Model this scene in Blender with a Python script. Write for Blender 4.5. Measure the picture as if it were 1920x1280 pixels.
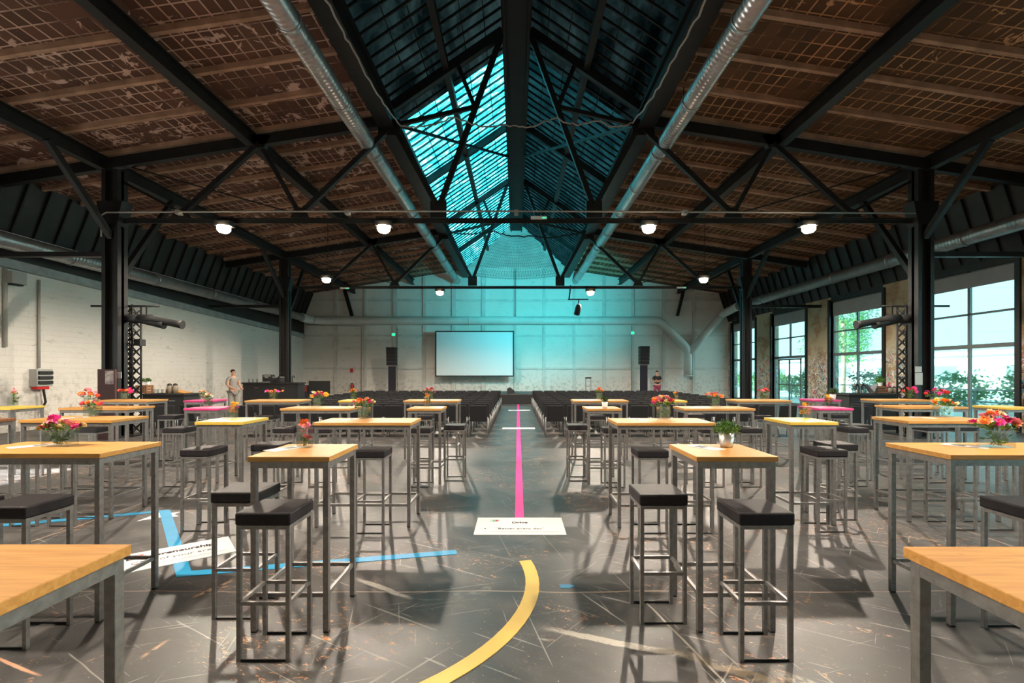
import bpy, bmesh, math, random
from mathutils import Vector, Matrix
PI = math.pi
for o in list(bpy.data.objects): bpy.data.objects.remove(o, do_unlink=True)
S = bpy.context.scene
C = S.collection
random.seed(7)

# ------------------------------------------------------------------ camera
HC, F = 1.62, 900.0            # lens height (m), focal length (px of a 1920 wide frame)
VX, VY = 968.0, 699.0          # vanishing point of the hall's long axis
cd = bpy.data.cameras.new('camera'); cam = bpy.data.objects.new('camera', cd); C.objects.link(cam)
cd.sensor_width = 36; cd.lens = 36*F/1920
cd.shift_x = -(VX-960)/1920; cd.shift_y = (VY-640)/1920
cam.location = (0, 0, HC); cam.rotation_euler = (PI/2, 0, 0)
cd.clip_start = .05; cd.clip_end = 300
S.camera = cam
# ------------------------------------------------------------------ view, world, sun
S.view_settings.view_transform = 'Standard'; S.view_settings.look = 'None'
S.view_settings.exposure = 0.0; S.view_settings.gamma = 1; S.view_settings.use_curve_mapping = False
W = bpy.data.worlds.new('World'); S.world = W; W.use_nodes = True
bg = W.node_tree.nodes['Background']; bg.inputs[0].default_value = (.78, .96, 1, 1); bg.inputs[1].default_value = 4.2
sd = bpy.data.lights.new('sun', 'SUN'); sd.energy = 60; sd.angle = R_ = math.radians(.6); sd.color = (1, .97, .92)
sun = bpy.data.objects.new('sun', sd); C.objects.link(sun)
sun.location = (-30, 8, 20)
sun.rotation_euler = Vector((.93, .10, -.42)).to_track_quat('-Z', 'Y').to_euler()

# ------------------------------------------------------------------ helpers
def gy(py): return F*HC/(py-VY)
def X(px, Y): return (px-VX)*Y/F
def Zp(py, Y): return HC-(py-VY)*Y/F
def gp(px, py, z=0):                       # point of a horizontal plane seen at a pixel
    Y = F*(HC-z)/(py-VY); return Vector((X(px, Y), Y, z))

def nbm(): return bmesh.new()
def box(bm, a, b, mi=0):
    x0, y0, z0 = a; x1, y1, z1 = b
    v = [bm.verts.new(p) for p in ((x0,y0,z0),(x1,y0,z0),(x1,y1,z0),(x0,y1,z0),(x0,y0,z1),(x1,y0,z1),(x1,y1,z1),(x0,y1,z1))]
    for f in ((3,2,1,0),(4,5,6,7),(0,1,5,4),(1,2,6,5),(2,3,7,6),(3,0,4,7)):
        fc = bm.faces.new([v[i] for i in f]); fc.material_index = mi
    return bm
def bar(bm, p, q, w, h=None, up=(0,0,1)):   # square bar between two points
    h = h or w; p = Vector(p); q = Vector(q); d = (q-p).normalized(); u = Vector(up)
    if abs(d.dot(u)) > .97: u = Vector((0,1,0))
    s = d.cross(u).normalized(); t = s.cross(d).normalized()
    v = []
    for o in (p, q):
        for a, b in ((-1,-1),(1,-1),(1,1),(-1,1)): v.append(bm.verts.new(o+s*a*w/2+t*b*h/2))
    for f in ((0,3,2,1),(4,5,6,7),(0,1,5,4),(1,2,6,5),(2,3,7,6),(3,0,4,7)): bm.faces.new([v[i] for i in f])
    return bm
def tube(bm, pts, r, n=8, cap=True, smooth=True, closed=False):
    pts = [Vector(p) for p in pts]; rings = []; N = len(pts)
    rr = r if isinstance(r, (list, tuple)) else [r]*N
    ref = None
    for i, p in enumerate(pts):
        if closed: d = pts[(i+1) % N]-pts[i-1]
        else: d = (pts[min(i+1, N-1)]-pts[max(i-1, 0)])
        d = d.normalized()
        if ref is None: ref = Vector((0,0,1)) if abs(d.z) < .9 else Vector((0,1,0))
        s = d.cross(ref)
        if s.length < 1e-4: s = d.cross(Vector((1,0,0)))
        s.normalize(); t = s.cross(d).normalized(); ref = t
        rings.append([bm.verts.new(p+(s*math.cos(2*PI*k/n)+t*math.sin(2*PI*k/n))*rr[i]) for k in range(n)])
    for i in range(N if closed else N-1):
        a, b = rings[i], rings[(i+1) % N]
        for k in range(n):
            f = bm.faces.new((a[k], a[(k+1)%n], b[(k+1)%n], b[k])); f.smooth = smooth
    if cap and not closed:
        bm.faces.new(rings[0]); bm.faces.new(rings[-1][::-1])
    return bm
def lathe(bm, prof, n=20, c=(0,0,0), smooth=True):
    rings = []
    for r, z in prof: rings.append([bm.verts.new((c[0]+r*math.cos(2*PI*k/n), c[1]+r*math.sin(2*PI*k/n), c[2]+z)) for k in range(n)])
    for a, b in zip(rings, rings[1:]):
        for k in range(n):
            f = bm.faces.new((a[k], a[(k+1)%n], b[(k+1)%n], b[k])); f.smooth = smooth
    bm.faces.new(rings[0][::-1]); bm.faces.new(rings[-1])
    return bm
def prism(bm, poly, axis, a, b):             # extrude a 2-D polygon along an axis
    def P(u, v, w):
        return (w, u, v) if axis == 'x' else ((u, w, v) if axis == 'y' else (u, v, w))
    A = [bm.verts.new(P(u, v, a)) for u, v in poly]; B = [bm.verts.new(P(u, v, b)) for u, v in poly]
    n = len(poly); bm.faces.new(A); bm.faces.new(B[::-1])
    for i in range(n): bm.faces.new((A[i], B[i], B[(i+1)%n], A[(i+1)%n]))
    return bm
def obj(name, bm, m, parent=None, bevel=0, loc=None):
    bmesh.ops.recalc_face_normals(bm, faces=bm.faces)
    me = bpy.data.meshes.new(name); bm.to_mesh(me); bm.free()
    for q in (m if isinstance(m, (list, tuple)) else [m]): me.materials.append(q)
    o = bpy.data.objects.new(name, me); C.objects.link(o)
    if parent: o.parent = parent
    if loc: o.location = loc
    if bevel:
        b = o.modifiers.new('bevel', 'BEVEL'); b.width = bevel; b.segments = 2; b.limit_method = 'ANGLE'; b.angle_limit = .6
    return o
def tag(o, label, cat, group=None, kind=None):
    if label: o['label'] = label
    if cat: o['category'] = cat
    if group: o['group'] = group
    if kind: o['kind'] = kind
    return o
def thing(name, label, cat, loc=(0,0,0), rz=0, group=None):
    o = bpy.data.objects.new(name, None); C.objects.link(o); o.empty_display_size = .1
    o.location = loc; o.rotation_euler = (0, 0, rz)
    return tag(o, label, cat, group)
def struct(name, bm, m, parent=None, bevel=0):
    o = obj(name, bm, m, parent, bevel)
    if not parent: o['kind'] = 'structure'
    return o
def kids(o): return [c for c in C.objects if c.parent == o]
def dup(o, loc=None, rz=None, label=None, group=None, parent=None, tree=None):
    r = o.copy(); C.objects.link(r)
    if parent is not None: r.parent = parent
    if loc is not None: r.location = loc
    if rz is not None: r.rotation_euler = (0, 0, rz)
    if label: r['label'] = label
    if group: r['group'] = group
    for ch in (tree if tree is not None else kids(o)):
        if isinstance(ch, tuple): dup(ch[0], parent=r, tree=ch[1])
        else: dup(ch, parent=r, tree=[])
    return r

# ------------------------------------------------------------------ materials
MATS = {}
def mat(name, col, rough=.6, metal=0, spec=.5, emit=None, es=0, trans=0):
    m = bpy.data.materials.new(name); m.use_nodes = True
    b = m.node_tree.nodes['Principled BSDF']
    b.inputs['Base Color'].default_value = (*col, 1); b.inputs['Roughness'].default_value = rough
    b.inputs['Metallic'].default_value = metal; b.inputs['Specular IOR Level'].default_value = spec
    if trans: b.inputs['Transmission Weight'].default_value = trans
    if emit: b.inputs['Emission Color'].default_value = (*emit, 1); b.inputs['Emission Strength'].default_value = es
    MATS[name] = m; return m
class NT:
    def __init__(s, m): s.t = m.node_tree; s.n = s.t.nodes; s.b = s.n['Principled BSDF']
    def node(s, kind, **kw):
        n = s.n.new(kind)
        for k, v in kw.items(): setattr(n, k, v)
        return n
    def set(s, inp, v):
        if isinstance(v, bpy.types.NodeSocket): s.t.links.new(v, inp)
        else: inp.default_value = v
    def coord(s, scale=(1,1,1), rot=(0,0,0), loc=(0,0,0), world=False):
        if world: src = s.node('ShaderNodeNewGeometry').outputs['Position']
        else: src = s.node('ShaderNodeTexCoord').outputs['Object']
        if any(rot) and tuple(scale) != (1,1,1):
            m0 = s.node('ShaderNodeMapping'); s.set(m0.inputs['Vector'], src); m0.inputs['Rotation'].default_value = rot; src = m0.outputs[0]; rot = (0,0,0)
        mp = s.node('ShaderNodeMapping'); s.set(mp.inputs['Vector'], src)
        mp.inputs['Scale'].default_value = scale; mp.inputs['Rotation'].default_value = rot; mp.inputs['Location'].default_value = loc
        return mp.outputs[0]
    def noise(s, vec, scale, detail=4, rough=.55, dist=0):
        n = s.node('ShaderNodeTexNoise'); s.set(n.inputs['Vector'], vec); n.inputs['Scale'].default_value = scale
        n.inputs['Detail'].default_value = detail; n.inputs['Roughness'].default_value = rough; n.inputs['Distortion'].default_value = dist
        return n.outputs['Fac']
    def ramp(s, fac, stops):
        r = s.node('ShaderNodeValToRGB'); s.set(r.inputs[0], fac); e = r.color_ramp.elements
        while len(e) < len(stops): e.new(.5)
        for k, (p, c) in enumerate(stops):
            e[k].position = p; e[k].color = (*c, 1) if isinstance(c, tuple) else (c, c, c, 1)
        return r.outputs[0]
    def mix(s, fac, a, b, mode='MIX'):
        m = s.node('ShaderNodeMix', data_type='RGBA', blend_type=mode)
        s.set(m.inputs[0], fac); 
        for i, v in ((6, a), (7, b)): s.set(m.inputs[i], (*v, 1) if isinstance(v, tuple) else v)
        return m.outputs[2]
    def math(s, op, a, b=0, c=0, clamp=False):
        m = s.node('ShaderNodeMath', operation=op, use_clamp=clamp); s.set(m.inputs[0], a); s.set(m.inputs[1], b); s.set(m.inputs[2], c)
        return m.outputs[0]
    def bump(s, h, st=.3, d=.02):
        b = s.node('ShaderNodeBump'); s.set(b.inputs['Height'], h); b.inputs['Strength'].default_value = st; b.inputs['Distance'].default_value = d
        s.t.links.new(b.outputs[0], s.b.inputs['Normal'])
    def col(s, v): s.set(s.b.inputs['Base Color'], v)
    def rough(s, v): s.set(s.b.inputs['Roughness'], v)

def mottled(name, c1, c2, scale=3, rough=.6, metal=0, bump=0, spec=.5):
    m = mat(name, c1, rough, metal, spec); t = NT(m)
    f = t.noise(t.coord(), scale, 6, .6)
    t.col(t.ramp(f, [(.35, c1), (.68, c2)]))
    if bump: t.bump(f, bump, .01)
    return m

M = {}
M['steel'] = mottled('black_steel', (.005,.0055,.006), (.013,.014,.015), 4, .5, .0, 0, .35)
M['column'] = mottled('column_paint', (.005,.005,.006), (.014,.012,.012), 6, .5)
M['frame'] = mottled('brushed_steel', (.22,.21,.205), (.31,.30,.295), 30, .42, .7)
M['chrome'] = mat('chrome', (.30,.30,.30), .35, .8)
M['seat'] = mottled('black_leather', (.012,.010,.013), (.020,.017,.020), 60, .55, 0, .15, .3)
M['fabric'] = mottled('black_fabric', (.010,.010,.012), (.018,.018,.021), 90, .85, 0, .1)
M['blackbox'] = mat('matt_black', (.012,.012,.013), .6)
M['whitebox'] = mat('white_plastic', (.75,.75,.73), .5)
M['rubber'] = mat('rubber', (.01,.01,.01), .8)

def wood(name, c1, c2, c3, rough=.42):
    m = mat(name, c2, rough, 0, .35); t = NT(m)
    v = t.coord((1.2, 14, 14))
    n = t.noise(v, 3.2, 6, .6, .6); fine = t.noise(t.coord((3, 90, 90)), 3, 3, .6)
    base = t.ramp(n, [(.25, c1), (.5, c2), (.75, c3)])
    base = t.mix(t.math('MULTIPLY', fine, .35), base, c1)
    kn = t.node('ShaderNodeTexVoronoi'); t.set(kn.inputs['Vector'], t.coord((3.0, 7, 5))); kn.inputs['Scale'].default_value = 1.5
    k = t.ramp(kn.outputs['Distance'], [(.03, 1.0), (.09, 0.0)])
    t.col(t.mix(t.math('MULTIPLY', k, .8), base, (.14,.045,.012)))
    t.bump(n, .08, .004)
    return m
M['pine'] = wood('oiled_pine', (.40,.18,.042), (.57,.285,.075), (.69,.375,.12))
M['reddish'] = wood('reddish_wood', (.16,.06,.025), (.24,.10,.04), (.3,.13,.055))
M['yellow'] = mottled('yellow_top', (.66,.43,.05), (.76,.53,.09), 5, .4)
M['magenta'] = mottled('magenta_top', (.55,.03,.17), (.66,.05,.23), 5, .4)

# floor ------------------------------------------------------------
m = M['floor'] = mat('worn_concrete', (.1,.1,.1), .3, 0, .45); t = NT(m)
p = t.coord(world=True)
big = t.noise(p, .35, 5, .6); mid = t.noise(t.coord(world=True, rot=(0,0,.5), scale=(1,1.6,1)), 2.6, 9, .72, .3); fn = t.noise(p, 26, 4, .7)
c = t.ramp(mid, [(.32, (.024,.024,.026)), (.5, (.050,.048,.048)), (.68, (.105,.097,.092))])
c = t.mix(t.ramp(big, [(.35, 0.0), (.7, .45)]), c, (.10,.093,.087))
c = t.mix(t.math('MULTIPLY', fn, .35), c, (.03,.03,.031))
# long scratches in two directions
for rot, sc, hi in ((.55, (.8, 26, 1), .655), (-.9, (.7, 34, 1), .665), (1.35, (.6, 30, 1), .67), (-.3, (.9, 44, 1), .67)):
    s1 = t.noise(t.coord(world=True, rot=(0,0,rot), scale=sc), 1.3, 2, .5, .4)
    c = t.mix(t.ramp(s1, [(hi+.03, 0.0), (hi+.045, .55)]), c, (.36,.34,.31))
# pale scuffed patches
sc = t.noise(t.coord(world=True, rot=(0,0,.25), scale=(1,2.6,1)), 1.1, 9, .78, 1.2)
c = t.mix(t.ramp(sc, [(.60, 0.0), (.70, .6)]), c, (.32,.30,.27))
# flakes of old orange paint, clustered, mostly in the near part
cl = t.noise(p, .9, 3, .5); fl = t.noise(t.coord(world=True, rot=(0,0,.4), scale=(1,1.8,1)), 13, 7, .8, 1.0)
f1 = t.math('MULTIPLY', t.ramp(cl, [(.50, 0.0), (.58, 1.0)]), t.ramp(fl, [(.585, 0.0), (.60, 1.0)]))
c = t.mix(f1, c, (.62,.30,.14))
fl2 = t.noise(p, 60, 2, .5); c = t.mix(t.ramp(fl2, [(.72, 0.0), (.74, .8)]), c, (.5,.45,.40))
# slab joints
sx = t.node('ShaderNodeSeparateXYZ'); t.set(sx.inputs[0], p)
def joint(sock, period, off):
    a = t.math('ADD', sock, off); a = t.math('PINGPONG', a, period/2); return t.math('LESS_THAN', a, .008)
wob = t.math('MULTIPLY', t.noise(p, .8, 3), .12)
jy = joint(t.math('ADD', sx.outputs[1], wob), 4.7, 1.08); jx = joint(t.math('ADD', sx.outputs[0], wob), 9.3, 4.6)
c = t.mix(t.math('MULTIPLY', t.math('MAXIMUM', jy, jx), .8), c, (.34,.25,.19))
def streak(a, b, w, colr, st, th=.45):
    global c
    A = gp(*a); B = gp(*b); d = (B-A); L = d.length; d.normalize(); n_ = Vector((-d.y, d.x, 0)); Mm = (A+B)/2
    def dot(v, off): return t.math('ADD', t.math('ADD', t.math('MULTIPLY', sx.outputs[0], v.x), t.math('MULTIPLY', sx.outputs[1], v.y)), off)
    u = t.math('ABSOLUTE', dot(d, -Mm.dot(d))); wv = t.math('MULTIPLY_ADD', t.noise(p, 3, 3), w*2.4, -w*1.2)
    v = t.math('ABSOLUTE', t.math('ADD', dot(n_, -Mm.dot(n_)), wv))
    k = t.math('MULTIPLY', t.math('SUBTRACT', 1, t.math('DIVIDE', v, w), clamp=True), t.math('SUBTRACT', L/2, u, clamp=True))
    k = t.math('MULTIPLY', t.math('MULTIPLY', k, 12, clamp=True), t.ramp(t.noise(p, 14, 6, .75), [(th, 0.0), (th+.06, st)]))
    c = t.mix(k, c, colr)
for q in (((1015,1176),(1300,1232),.035,(.42,.38,.32),.85,.36), ((1240,1215),(1500,1290),.05,(.26,.20,.12),.5,.42), ((665,1082),(775,1124),.03,(.40,.37,.33),.8,.36), ((1195,1112),(1400,1320),.008,(.4,.36,.3),.8,.3),
          ((1085,1108),(1178,1172),.007,(.4,.38,.34),.8,.3), ((-20,1228),(80,1268),.012,(.6,.32,.2),.9,.34), ((255,1238),(320,1196),.02,(.62,.36,.22),.9,.46), ((1005,1196),(1036,1202),.018,(.55,.5,.42),.9,.3), ((160,1242),(208,1222),.02,(.6,.33,.2),.9,.46),
          ((1440,1255),(1600,1310),.05,(.36,.33,.28),.7,.42), ((350,1125),(440,1085),.02,(.62,.34,.16),.9,.46), ((1500,1040),(1620,1102),.01,(.35,.33,.3),.5,.4), ((1540,1160),(1700,1200),.03,(.6,.36,.24),.9,.52)): streak(*q)
t.col(c)
t.rough(t.ramp(mid, [(.3, .33), (.7, .53)])); t.bump(fn, .06, .004)

# painted masonry wall ---------------------------------------------
def paintwall(name, base, dirt, brick=True):
    m = mat(name, base, .75, 0, .25); t = NT(m)
    p = t.coord(world=True); n = t.noise(p, .7, 6, .6); n2 = t.noise(p, 5, 6, .65); n3 = t.noise(t.coord(world=True, scale=(1,1,3.5)), 1.6, 7, .7, .5)
    c = t.mix(t.ramp(n, [(.35, .0), (.75, .55)]), base, dirt)
    c = t.mix(t.ramp(n3, [(.60, 0.0), (.70, .55)]), c, (.36,.33,.29))
    g = t.node('ShaderNodeNewGeometry'); s = t.node('ShaderNodeSeparateXYZ'); t.set(s.inputs[0], g.outputs['Position'])
    low = t.math('MULTIPLY', t.ramp(t.math('MULTIPLY', s.outputs[2], .4), [(.1, 1.0), (.75, 0.0)]), t.ramp(n2, [(.5, 0.0), (.62, .6)]))
    c = t.mix(low, c, (.22,.17,.13))
    t.col(c)
    cb = t.node('ShaderNodeCombineXYZ'); t.set(cb.inputs[0], t.math('ADD', s.outputs[0], s.outputs[1])); t.set(cb.inputs[1], s.outputs[2])
    b = t.node('ShaderNodeTexBrick'); t.set(b.inputs['Vector'], cb.outputs[0]); b.inputs['Scale'].default_value = 1
    b.inputs['Brick Width'].default_value = .42; b.inputs['Row Height'].default_value = .16; b.inputs['Mortar Size'].default_value = .012; b.inputs['Mortar Smooth'].default_value = .6
    h = t.math('ADD', t.math('MULTIPLY', b.outputs['Fac'], -.5), t.math('MULTIPLY', n2, .8))
    t.bump(h, .55, .02); return m
M['wall'] = paintwall('painted_masonry', (.78,.735,.685), (.63,.59,.54))
M['rib'] = mottled('painted_rib', (.66,.64,.60), (.52,.50,.47), 2, .7)

# raw brick with paint layers (window piers)
m = M['brick'] = mat('graffiti_brick', (.3,.2,.1), .85, 0, .2); t = NT(m)
g = t.node('ShaderNodeNewGeometry'); s = t.node('ShaderNodeSeparateXYZ'); t.set(s.inputs[0], g.outputs['Position'])
cb = t.node('ShaderNodeCombineXYZ'); t.set(cb.inputs[0], t.math('ADD', s.outputs[0], s.outputs[1])); t.set(cb.inputs[1], s.outputs[2])
b = t.node('ShaderNodeTexBrick'); t.set(b.inputs['Vector'], cb.outputs[0]); b.inputs['Scale'].default_value = 1
b.inputs['Brick Width'].default_value = .24; b.inputs['Row Height'].default_value = .075; b.inputs['Mortar Size'].default_value = .009
b.inputs['Color1'].default_value = (.36,.20,.10,1); b.inputs['Color2'].default_value = (.44,.30,.16,1); b.inputs['Mortar'].default_value = (.25,.22,.18,1)
p = t.coord(world=True)
c = t.mix(t.ramp(t.noise(p, 1.3, 5), [(.42, 0.0), (.52, .85)]), b.outputs['Color'], (.46,.40,.27))
lowm = t.ramp(t.math('MULTIPLY', s.outputs[2], .33), [(.62, 1.0), (.9, 0.0)])
for colr, off, th in (((.6,.62,.66), 3, .56), ((.62,.05,.12), 11, .62), ((.05,.06,.09), 23, .57), ((.12,.35,.5), 37, .64), ((.75,.74,.7), 51, .60)):
    nn = t.noise(t.coord(world=True, loc=(off, off, off)), 2.6, 2, .4, 2.2)
    band = t.ramp(nn, [(th, 0.0), (th+.01, 1.0), (th+.05, 1.0), (th+.06, 0.0)])
    c = t.mix(t.math('MULTIPLY', band, lowm), c, colr)
t.col(c); t.bump(b.outputs['Fac'], -.4, .01)

# hollow-tile roof soffit
def soffit(name, tile, rib, thr):
    m = mat(name, tile, .8, 0, .2); t = NT(m)
    v = t.coord(world=True, rot=(0,0,PI/2))
    b = t.node('ShaderNodeTexBrick'); b.offset = 0
    t.set(b.inputs['Vector'], v); b.inputs['Scale'].default_value = 1
    b.inputs['Brick Width'].default_value = .34; b.inputs['Row Height'].default_value = .235; b.inputs['Mortar Size'].default_value = .017; b.inputs['Mortar Smooth'].default_value = .2
    b.inputs['Color1'].default_value = (*tile, 1); b.inputs['Color2'].default_value = (tile[0]*1.6, tile[1]*1.45, tile[2]*1.4, 1)
    p = t.coord(world=True)
    n = t.noise(p, .8, 5, .6, .6); n2 = t.noise(t.coord(world=True, loc=(9,4,0)), 2.0, 5, .62, 1.2)
    ribc = t.mix(t.ramp(n, [(.38, .08), (.58, 1.0)]), tile, rib)
    c = t.mix(b.outputs['Fac'], b.outputs['Color'], ribc)
    c = t.mix(t.ramp(n2, [(thr, 0.0), (thr+.02, .8)]), c, (rib[0]*1.15, rib[1]*1.2, rib[2]*1.25))
    t.col(c); t.bump(b.outputs['Fac'], .9, .04); return m
M['soffit_l'] = soffit('tile_soffit_left', (.085,.045,.031), (.55,.36,.28), .585)
M['soffit_r'] = soffit('tile_soffit_right', (.075,.040,.021), (.52,.27,.13), .66)
M['rafter'] = mottled('old_timber', (.26,.145,.09), (.46,.27,.18), 2.5, .8, 0, .3)
M['mansard'] = mottled('dark_sheet_metal', (.012,.012,.013), (.03,.028,.026), 1.5, .5, .2)
M['ridge'] = mottled('ridge_board', (.006,.006,.007), (.014,.013,.013), 2, .7)
M['duct'] = None
def duct(name, c1, c2, rough, metal, period):
    m = mat(name, c1, rough, metal); t = NT(m)
    f = t.noise(t.coord(), 3, 4); t.col(t.ramp(f, [(.3, c1), (.7, c2)]))
    w = t.node('ShaderNodeTexWave', wave_type='BANDS', bands_direction='Y'); t.set(w.inputs['Vector'], t.coord(world=True, scale=(1,1/period,1)))
    w.inputs['Scale'].default_value = .314; t.bump(w.outputs['Fac'], .45, .012); return m
M['duct'] = duct('spiral_duct', (.36,.37,.38), (.52,.53,.54), .36, .85, .11)
M['paintduct'] = mottled('painted_duct', (.62,.61,.58), (.54,.53,.50), 1.2, .55)

def pane(name, tint, opac, dirt=(.02,.03,.03), gloss=.08, noisy=None):
    m = bpy.data.materials.new(name); m.use_nodes = True; t = NT(m); n = t.n
    for x in list(n):
        if x.type == 'BSDF_PRINCIPLED': pr = x
    out = [x for x in n if x.type == 'OUTPUT_MATERIAL'][0]
    tr = t.node('ShaderNodeBsdfTransparent'); tr.inputs[0].default_value = (*tint, 1)
    gl = t.node('ShaderNodeBsdfGlossy'); gl.inputs['Roughness'].default_value = .03
    df = t.node('ShaderNodeBsdfTranslucent'); df.inputs[0].default_value = (*dirt, 1)
    fr = t.node('ShaderNodeFresnel'); fr.inputs[0].default_value = 1.45
    a = t.node('ShaderNodeMixShader'); b = t.node('ShaderNodeMixShader')
    if noisy:
        v = t.coord(world=True, scale=noisy[0]); f = t.ramp(t.noise(v, noisy[1], 5, .65, .8), [(noisy[2], opac[0]), (noisy[3], opac[1])])
        t.set(a.inputs[0], f)
    else: a.inputs[0].default_value = opac
    t.t.links.new(tr.outputs[0], a.inputs[1]); t.t.links.new(df.outputs[0], a.inputs[2])
    t.set(b.inputs[0], t.math('MULTIPLY', fr.outputs[0], gloss*8 if gloss < .125 else 1))
    t.t.links.new(a.outputs[0], b.inputs[1]); t.t.links.new(gl.outputs[0], b.inputs[2])
    t.t.links.new(b.outputs[0], out.inputs[0]); n.remove(pr); return m
M['glass'] = pane('window_glass', (.70,.965,.975), .02, (.3,.5,.5))
M['lant_l'] = pane('lantern_glass_bright', (.24,.74,.80), .93, (.02,.13,.15), .0)
t = NT.__new__(NT); t.t = M['lant_l'].node_tree; t.n = t.t.nodes
tl = [x for x in t.n if x.type == 'BSDF_TRANSLUCENT'][0]
t.set(tl.inputs[0], t.ramp(t.noise(t.coord(world=True, scale=(1,2.2,1)), 2.4, 6, .68, 1.0), [(.30, (.008,.07,.09)), (.43, (.03,.22,.25)), (.55, (.12,.42,.46)), (.68, (.45,.72,.74))]))  # bright cores of the lit left slope put into the glass colour
M['lant_r'] = pane('lantern_glass_dim', (.10,.20,.215), (.35,.95), (.012,.05,.055), .0, ((1,1,1), 1.1, .35, .7))  # right slope's weaker light put into a darker pane colour
M['lant_d'] = pane('lantern_glass_covered', (.12,.15,.15), (.35,1.0), (.010,.016,.017), .0, ((1,.4,1), .9, .3, .62))
m = M['vase'] = bpy.data.materials.new('vase_glass'); m.use_nodes = True; t = NT(m)
out = [x for x in t.n if x.type == 'OUTPUT_MATERIAL'][0]; t.n.remove(t.b)
tr = t.node('ShaderNodeBsdfTransparent'); tr.inputs[0].default_value = (.96,.985,.975,1); gl = t.node('ShaderNodeBsdfGlossy'); gl.inputs['Roughness'].default_value = .05
lw = t.node('ShaderNodeLayerWeight'); lw.inputs[0].default_value = .25; mx = t.node('ShaderNodeMixShader')
t.set(mx.inputs[0], t.math('MULTIPLY_ADD', lw.outputs['Facing'], .55, .08)); t.t.links.new(tr.outputs[0], mx.inputs[1]); t.t.links.new(gl.outputs[0], mx.inputs[2]); t.t.links.new(mx.outputs[0], out.inputs[0])

M['green'] = mottled('leaf_green', (.05,.15,.02), (.13,.28,.04), 40, .6)
M['darkgreen'] = mottled('dark_leaf', (.02,.06,.02), (.05,.11,.03), 40, .6)
M['stem'] = mat('stem_green', (.10,.16,.05), .6)
FC = {'magenta': (.75,.02,.30), 'pink': (.80,.25,.35), 'orange': (.85,.20,.03), 'yellow': (.85,.50,.03), 'red': (.65,.03,.03), 'cream': (.80,.68,.45), 'purple': (.35,.03,.20)}
for k, v in FC.items(): M['f_'+k] = mottled('petal_'+k, v, tuple(min(1, a*1.25+.02) for a in v), 60, .6)
M['paper'] = mat('paper', (.66,.65,.64), .7)
M['ink'] = mat('ink', (.015,.015,.03), .6); M['inkgrey'] = mat('grey_ink', (.12,.12,.14), .6)
M['tape_m'] = mat('magenta_tape', (.80,.015,.28), .45); M['tape_b'] = mottled('blue_tape', (.015,.25,.48), (.02,.31,.56), 4, .5)
M['tape_y'] = mottled('yellow_tape', (.60,.40,.075), (.66,.46,.10), 4, .5); M['tape_light_w'] = mat('white_tape_and_light', (.8,.8,.8), .5)
M['redmat'] = mat('red_paint', (.55,.015,.015), .4); M['skin'] = mat('skin', (.50,.27,.18), .6)
M['hair'] = mat('hair', (.06,.03,.02), .8); M['shirt'] = mat('black_tshirt', (.02,.02,.025), .85)
M['shorts'] = mat('plum_shorts', (.28,.04,.09), .85); M['greycloth'] = mat('grey_cloth', (.26,.24,.22), .9)
M['lamp'] = mat('lamp_lens', (1,.9,.75), .4, emit=(1,.80,.52), es=60)
M['exit'] = mat('exit_green', (.02,.4,.15), .5, emit=(.03,.9,.35), es=1.6)
M['ledw'] = mat('batten_white', (.8,.8,.8), .5)
M['screen'] = mat('projection_fabric', (.72,.78,.80), .85)

# =================================================================== ROOM
YB, YN = 31.0, -6.0
XL, XR = -13.8, 13.7
def zr(x): return 8.3-.155*(abs(x)-3.25)
bm = nbm(); box(bm, (XL-.3, YN-.3, -.2), (XR+.3, YB+.3, 0)); floor = struct('floor', bm, M['floor'])
# back wall with the roof's profile
prof = [(XL-.05,0), (XR+.05,0), (XR+.05,4.9), (13.2,6.78), (3.25,8.45), (-3.25,8.45), (-13.2,6.78), (XL-.05,4.9)]
bw = struct('wall_back', prism(nbm(), prof, 'y', YB, YB+.25), M['wall'])
for px in (630, 686, 741, 796, 851, 907, 966, 1020, 1076, 1132, 1186, 1244, 1300):
    x = X(px, YB); top = min(zr(x)-.1, 8.35); w = .16 if px % 2 == 0 else .24
    obj('pilaster', box(nbm(), (x-w/2, YB-.12, 0), (x+w/2, YB+.01, top)), M['rib'], bw)
for z in (Zp(690.5, YB), Zp(629, YB), Zp(563, YB)):
    obj('horizontal_rib', box(nbm(), (XL+.1, YB-.07, z-.06), (XR-.1, YB+.01, z+.06)), M['rib'], bw)
struct('wall_near', prism(nbm(), prof, 'y', YN-.25, YN), M['wall'])
# left wall: solid, with a wide loading door standing open beside the camera
bm = nbm(); D0, D1, DH = 4.6, 7.6, 3.1
for a, b, z0, z1 in ((YN, D0, 0, 4.95), (D1, YB, 0, 4.95), (D0, D1, DH, 4.95)): box(bm, (XL-.25, a, z0), (XL, b, z1))
lw_ = struct('wall_left', bm, M['wall'])
bm = nbm()                                             # sloping ledge and the dark strip above it
za, zb = 4.58, 4.02; ya, yb_ = 12.8, YB-.01
def led(y): return za+(zb-za)*(y-ya)/(yb_-ya)
v = [bm.verts.new(q) for q in ((XL,YN,led(YN)-.12),(XL+.16,YN,led(YN)-.12),(XL+.16,YN,led(YN)+.12),(XL,YN,led(YN)+.12),(XL,yb_,zb-.12),(XL+.16,yb_,zb-.12),(XL+.16,yb_,zb+.12),(XL,yb_,zb+.12))]
for f in ((0,1,2,3),(7,6,5,4),(0,4,5,1),(1,5,6,2),(2,6,7,3),(3,7,4,0)): bm.faces.new([v[i] for i in f])
struct('trim_1', bm, mottled('grey_ledge', (.36,.37,.37), (.26,.27,.27), 3, .6))
bm = nbm()
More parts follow.
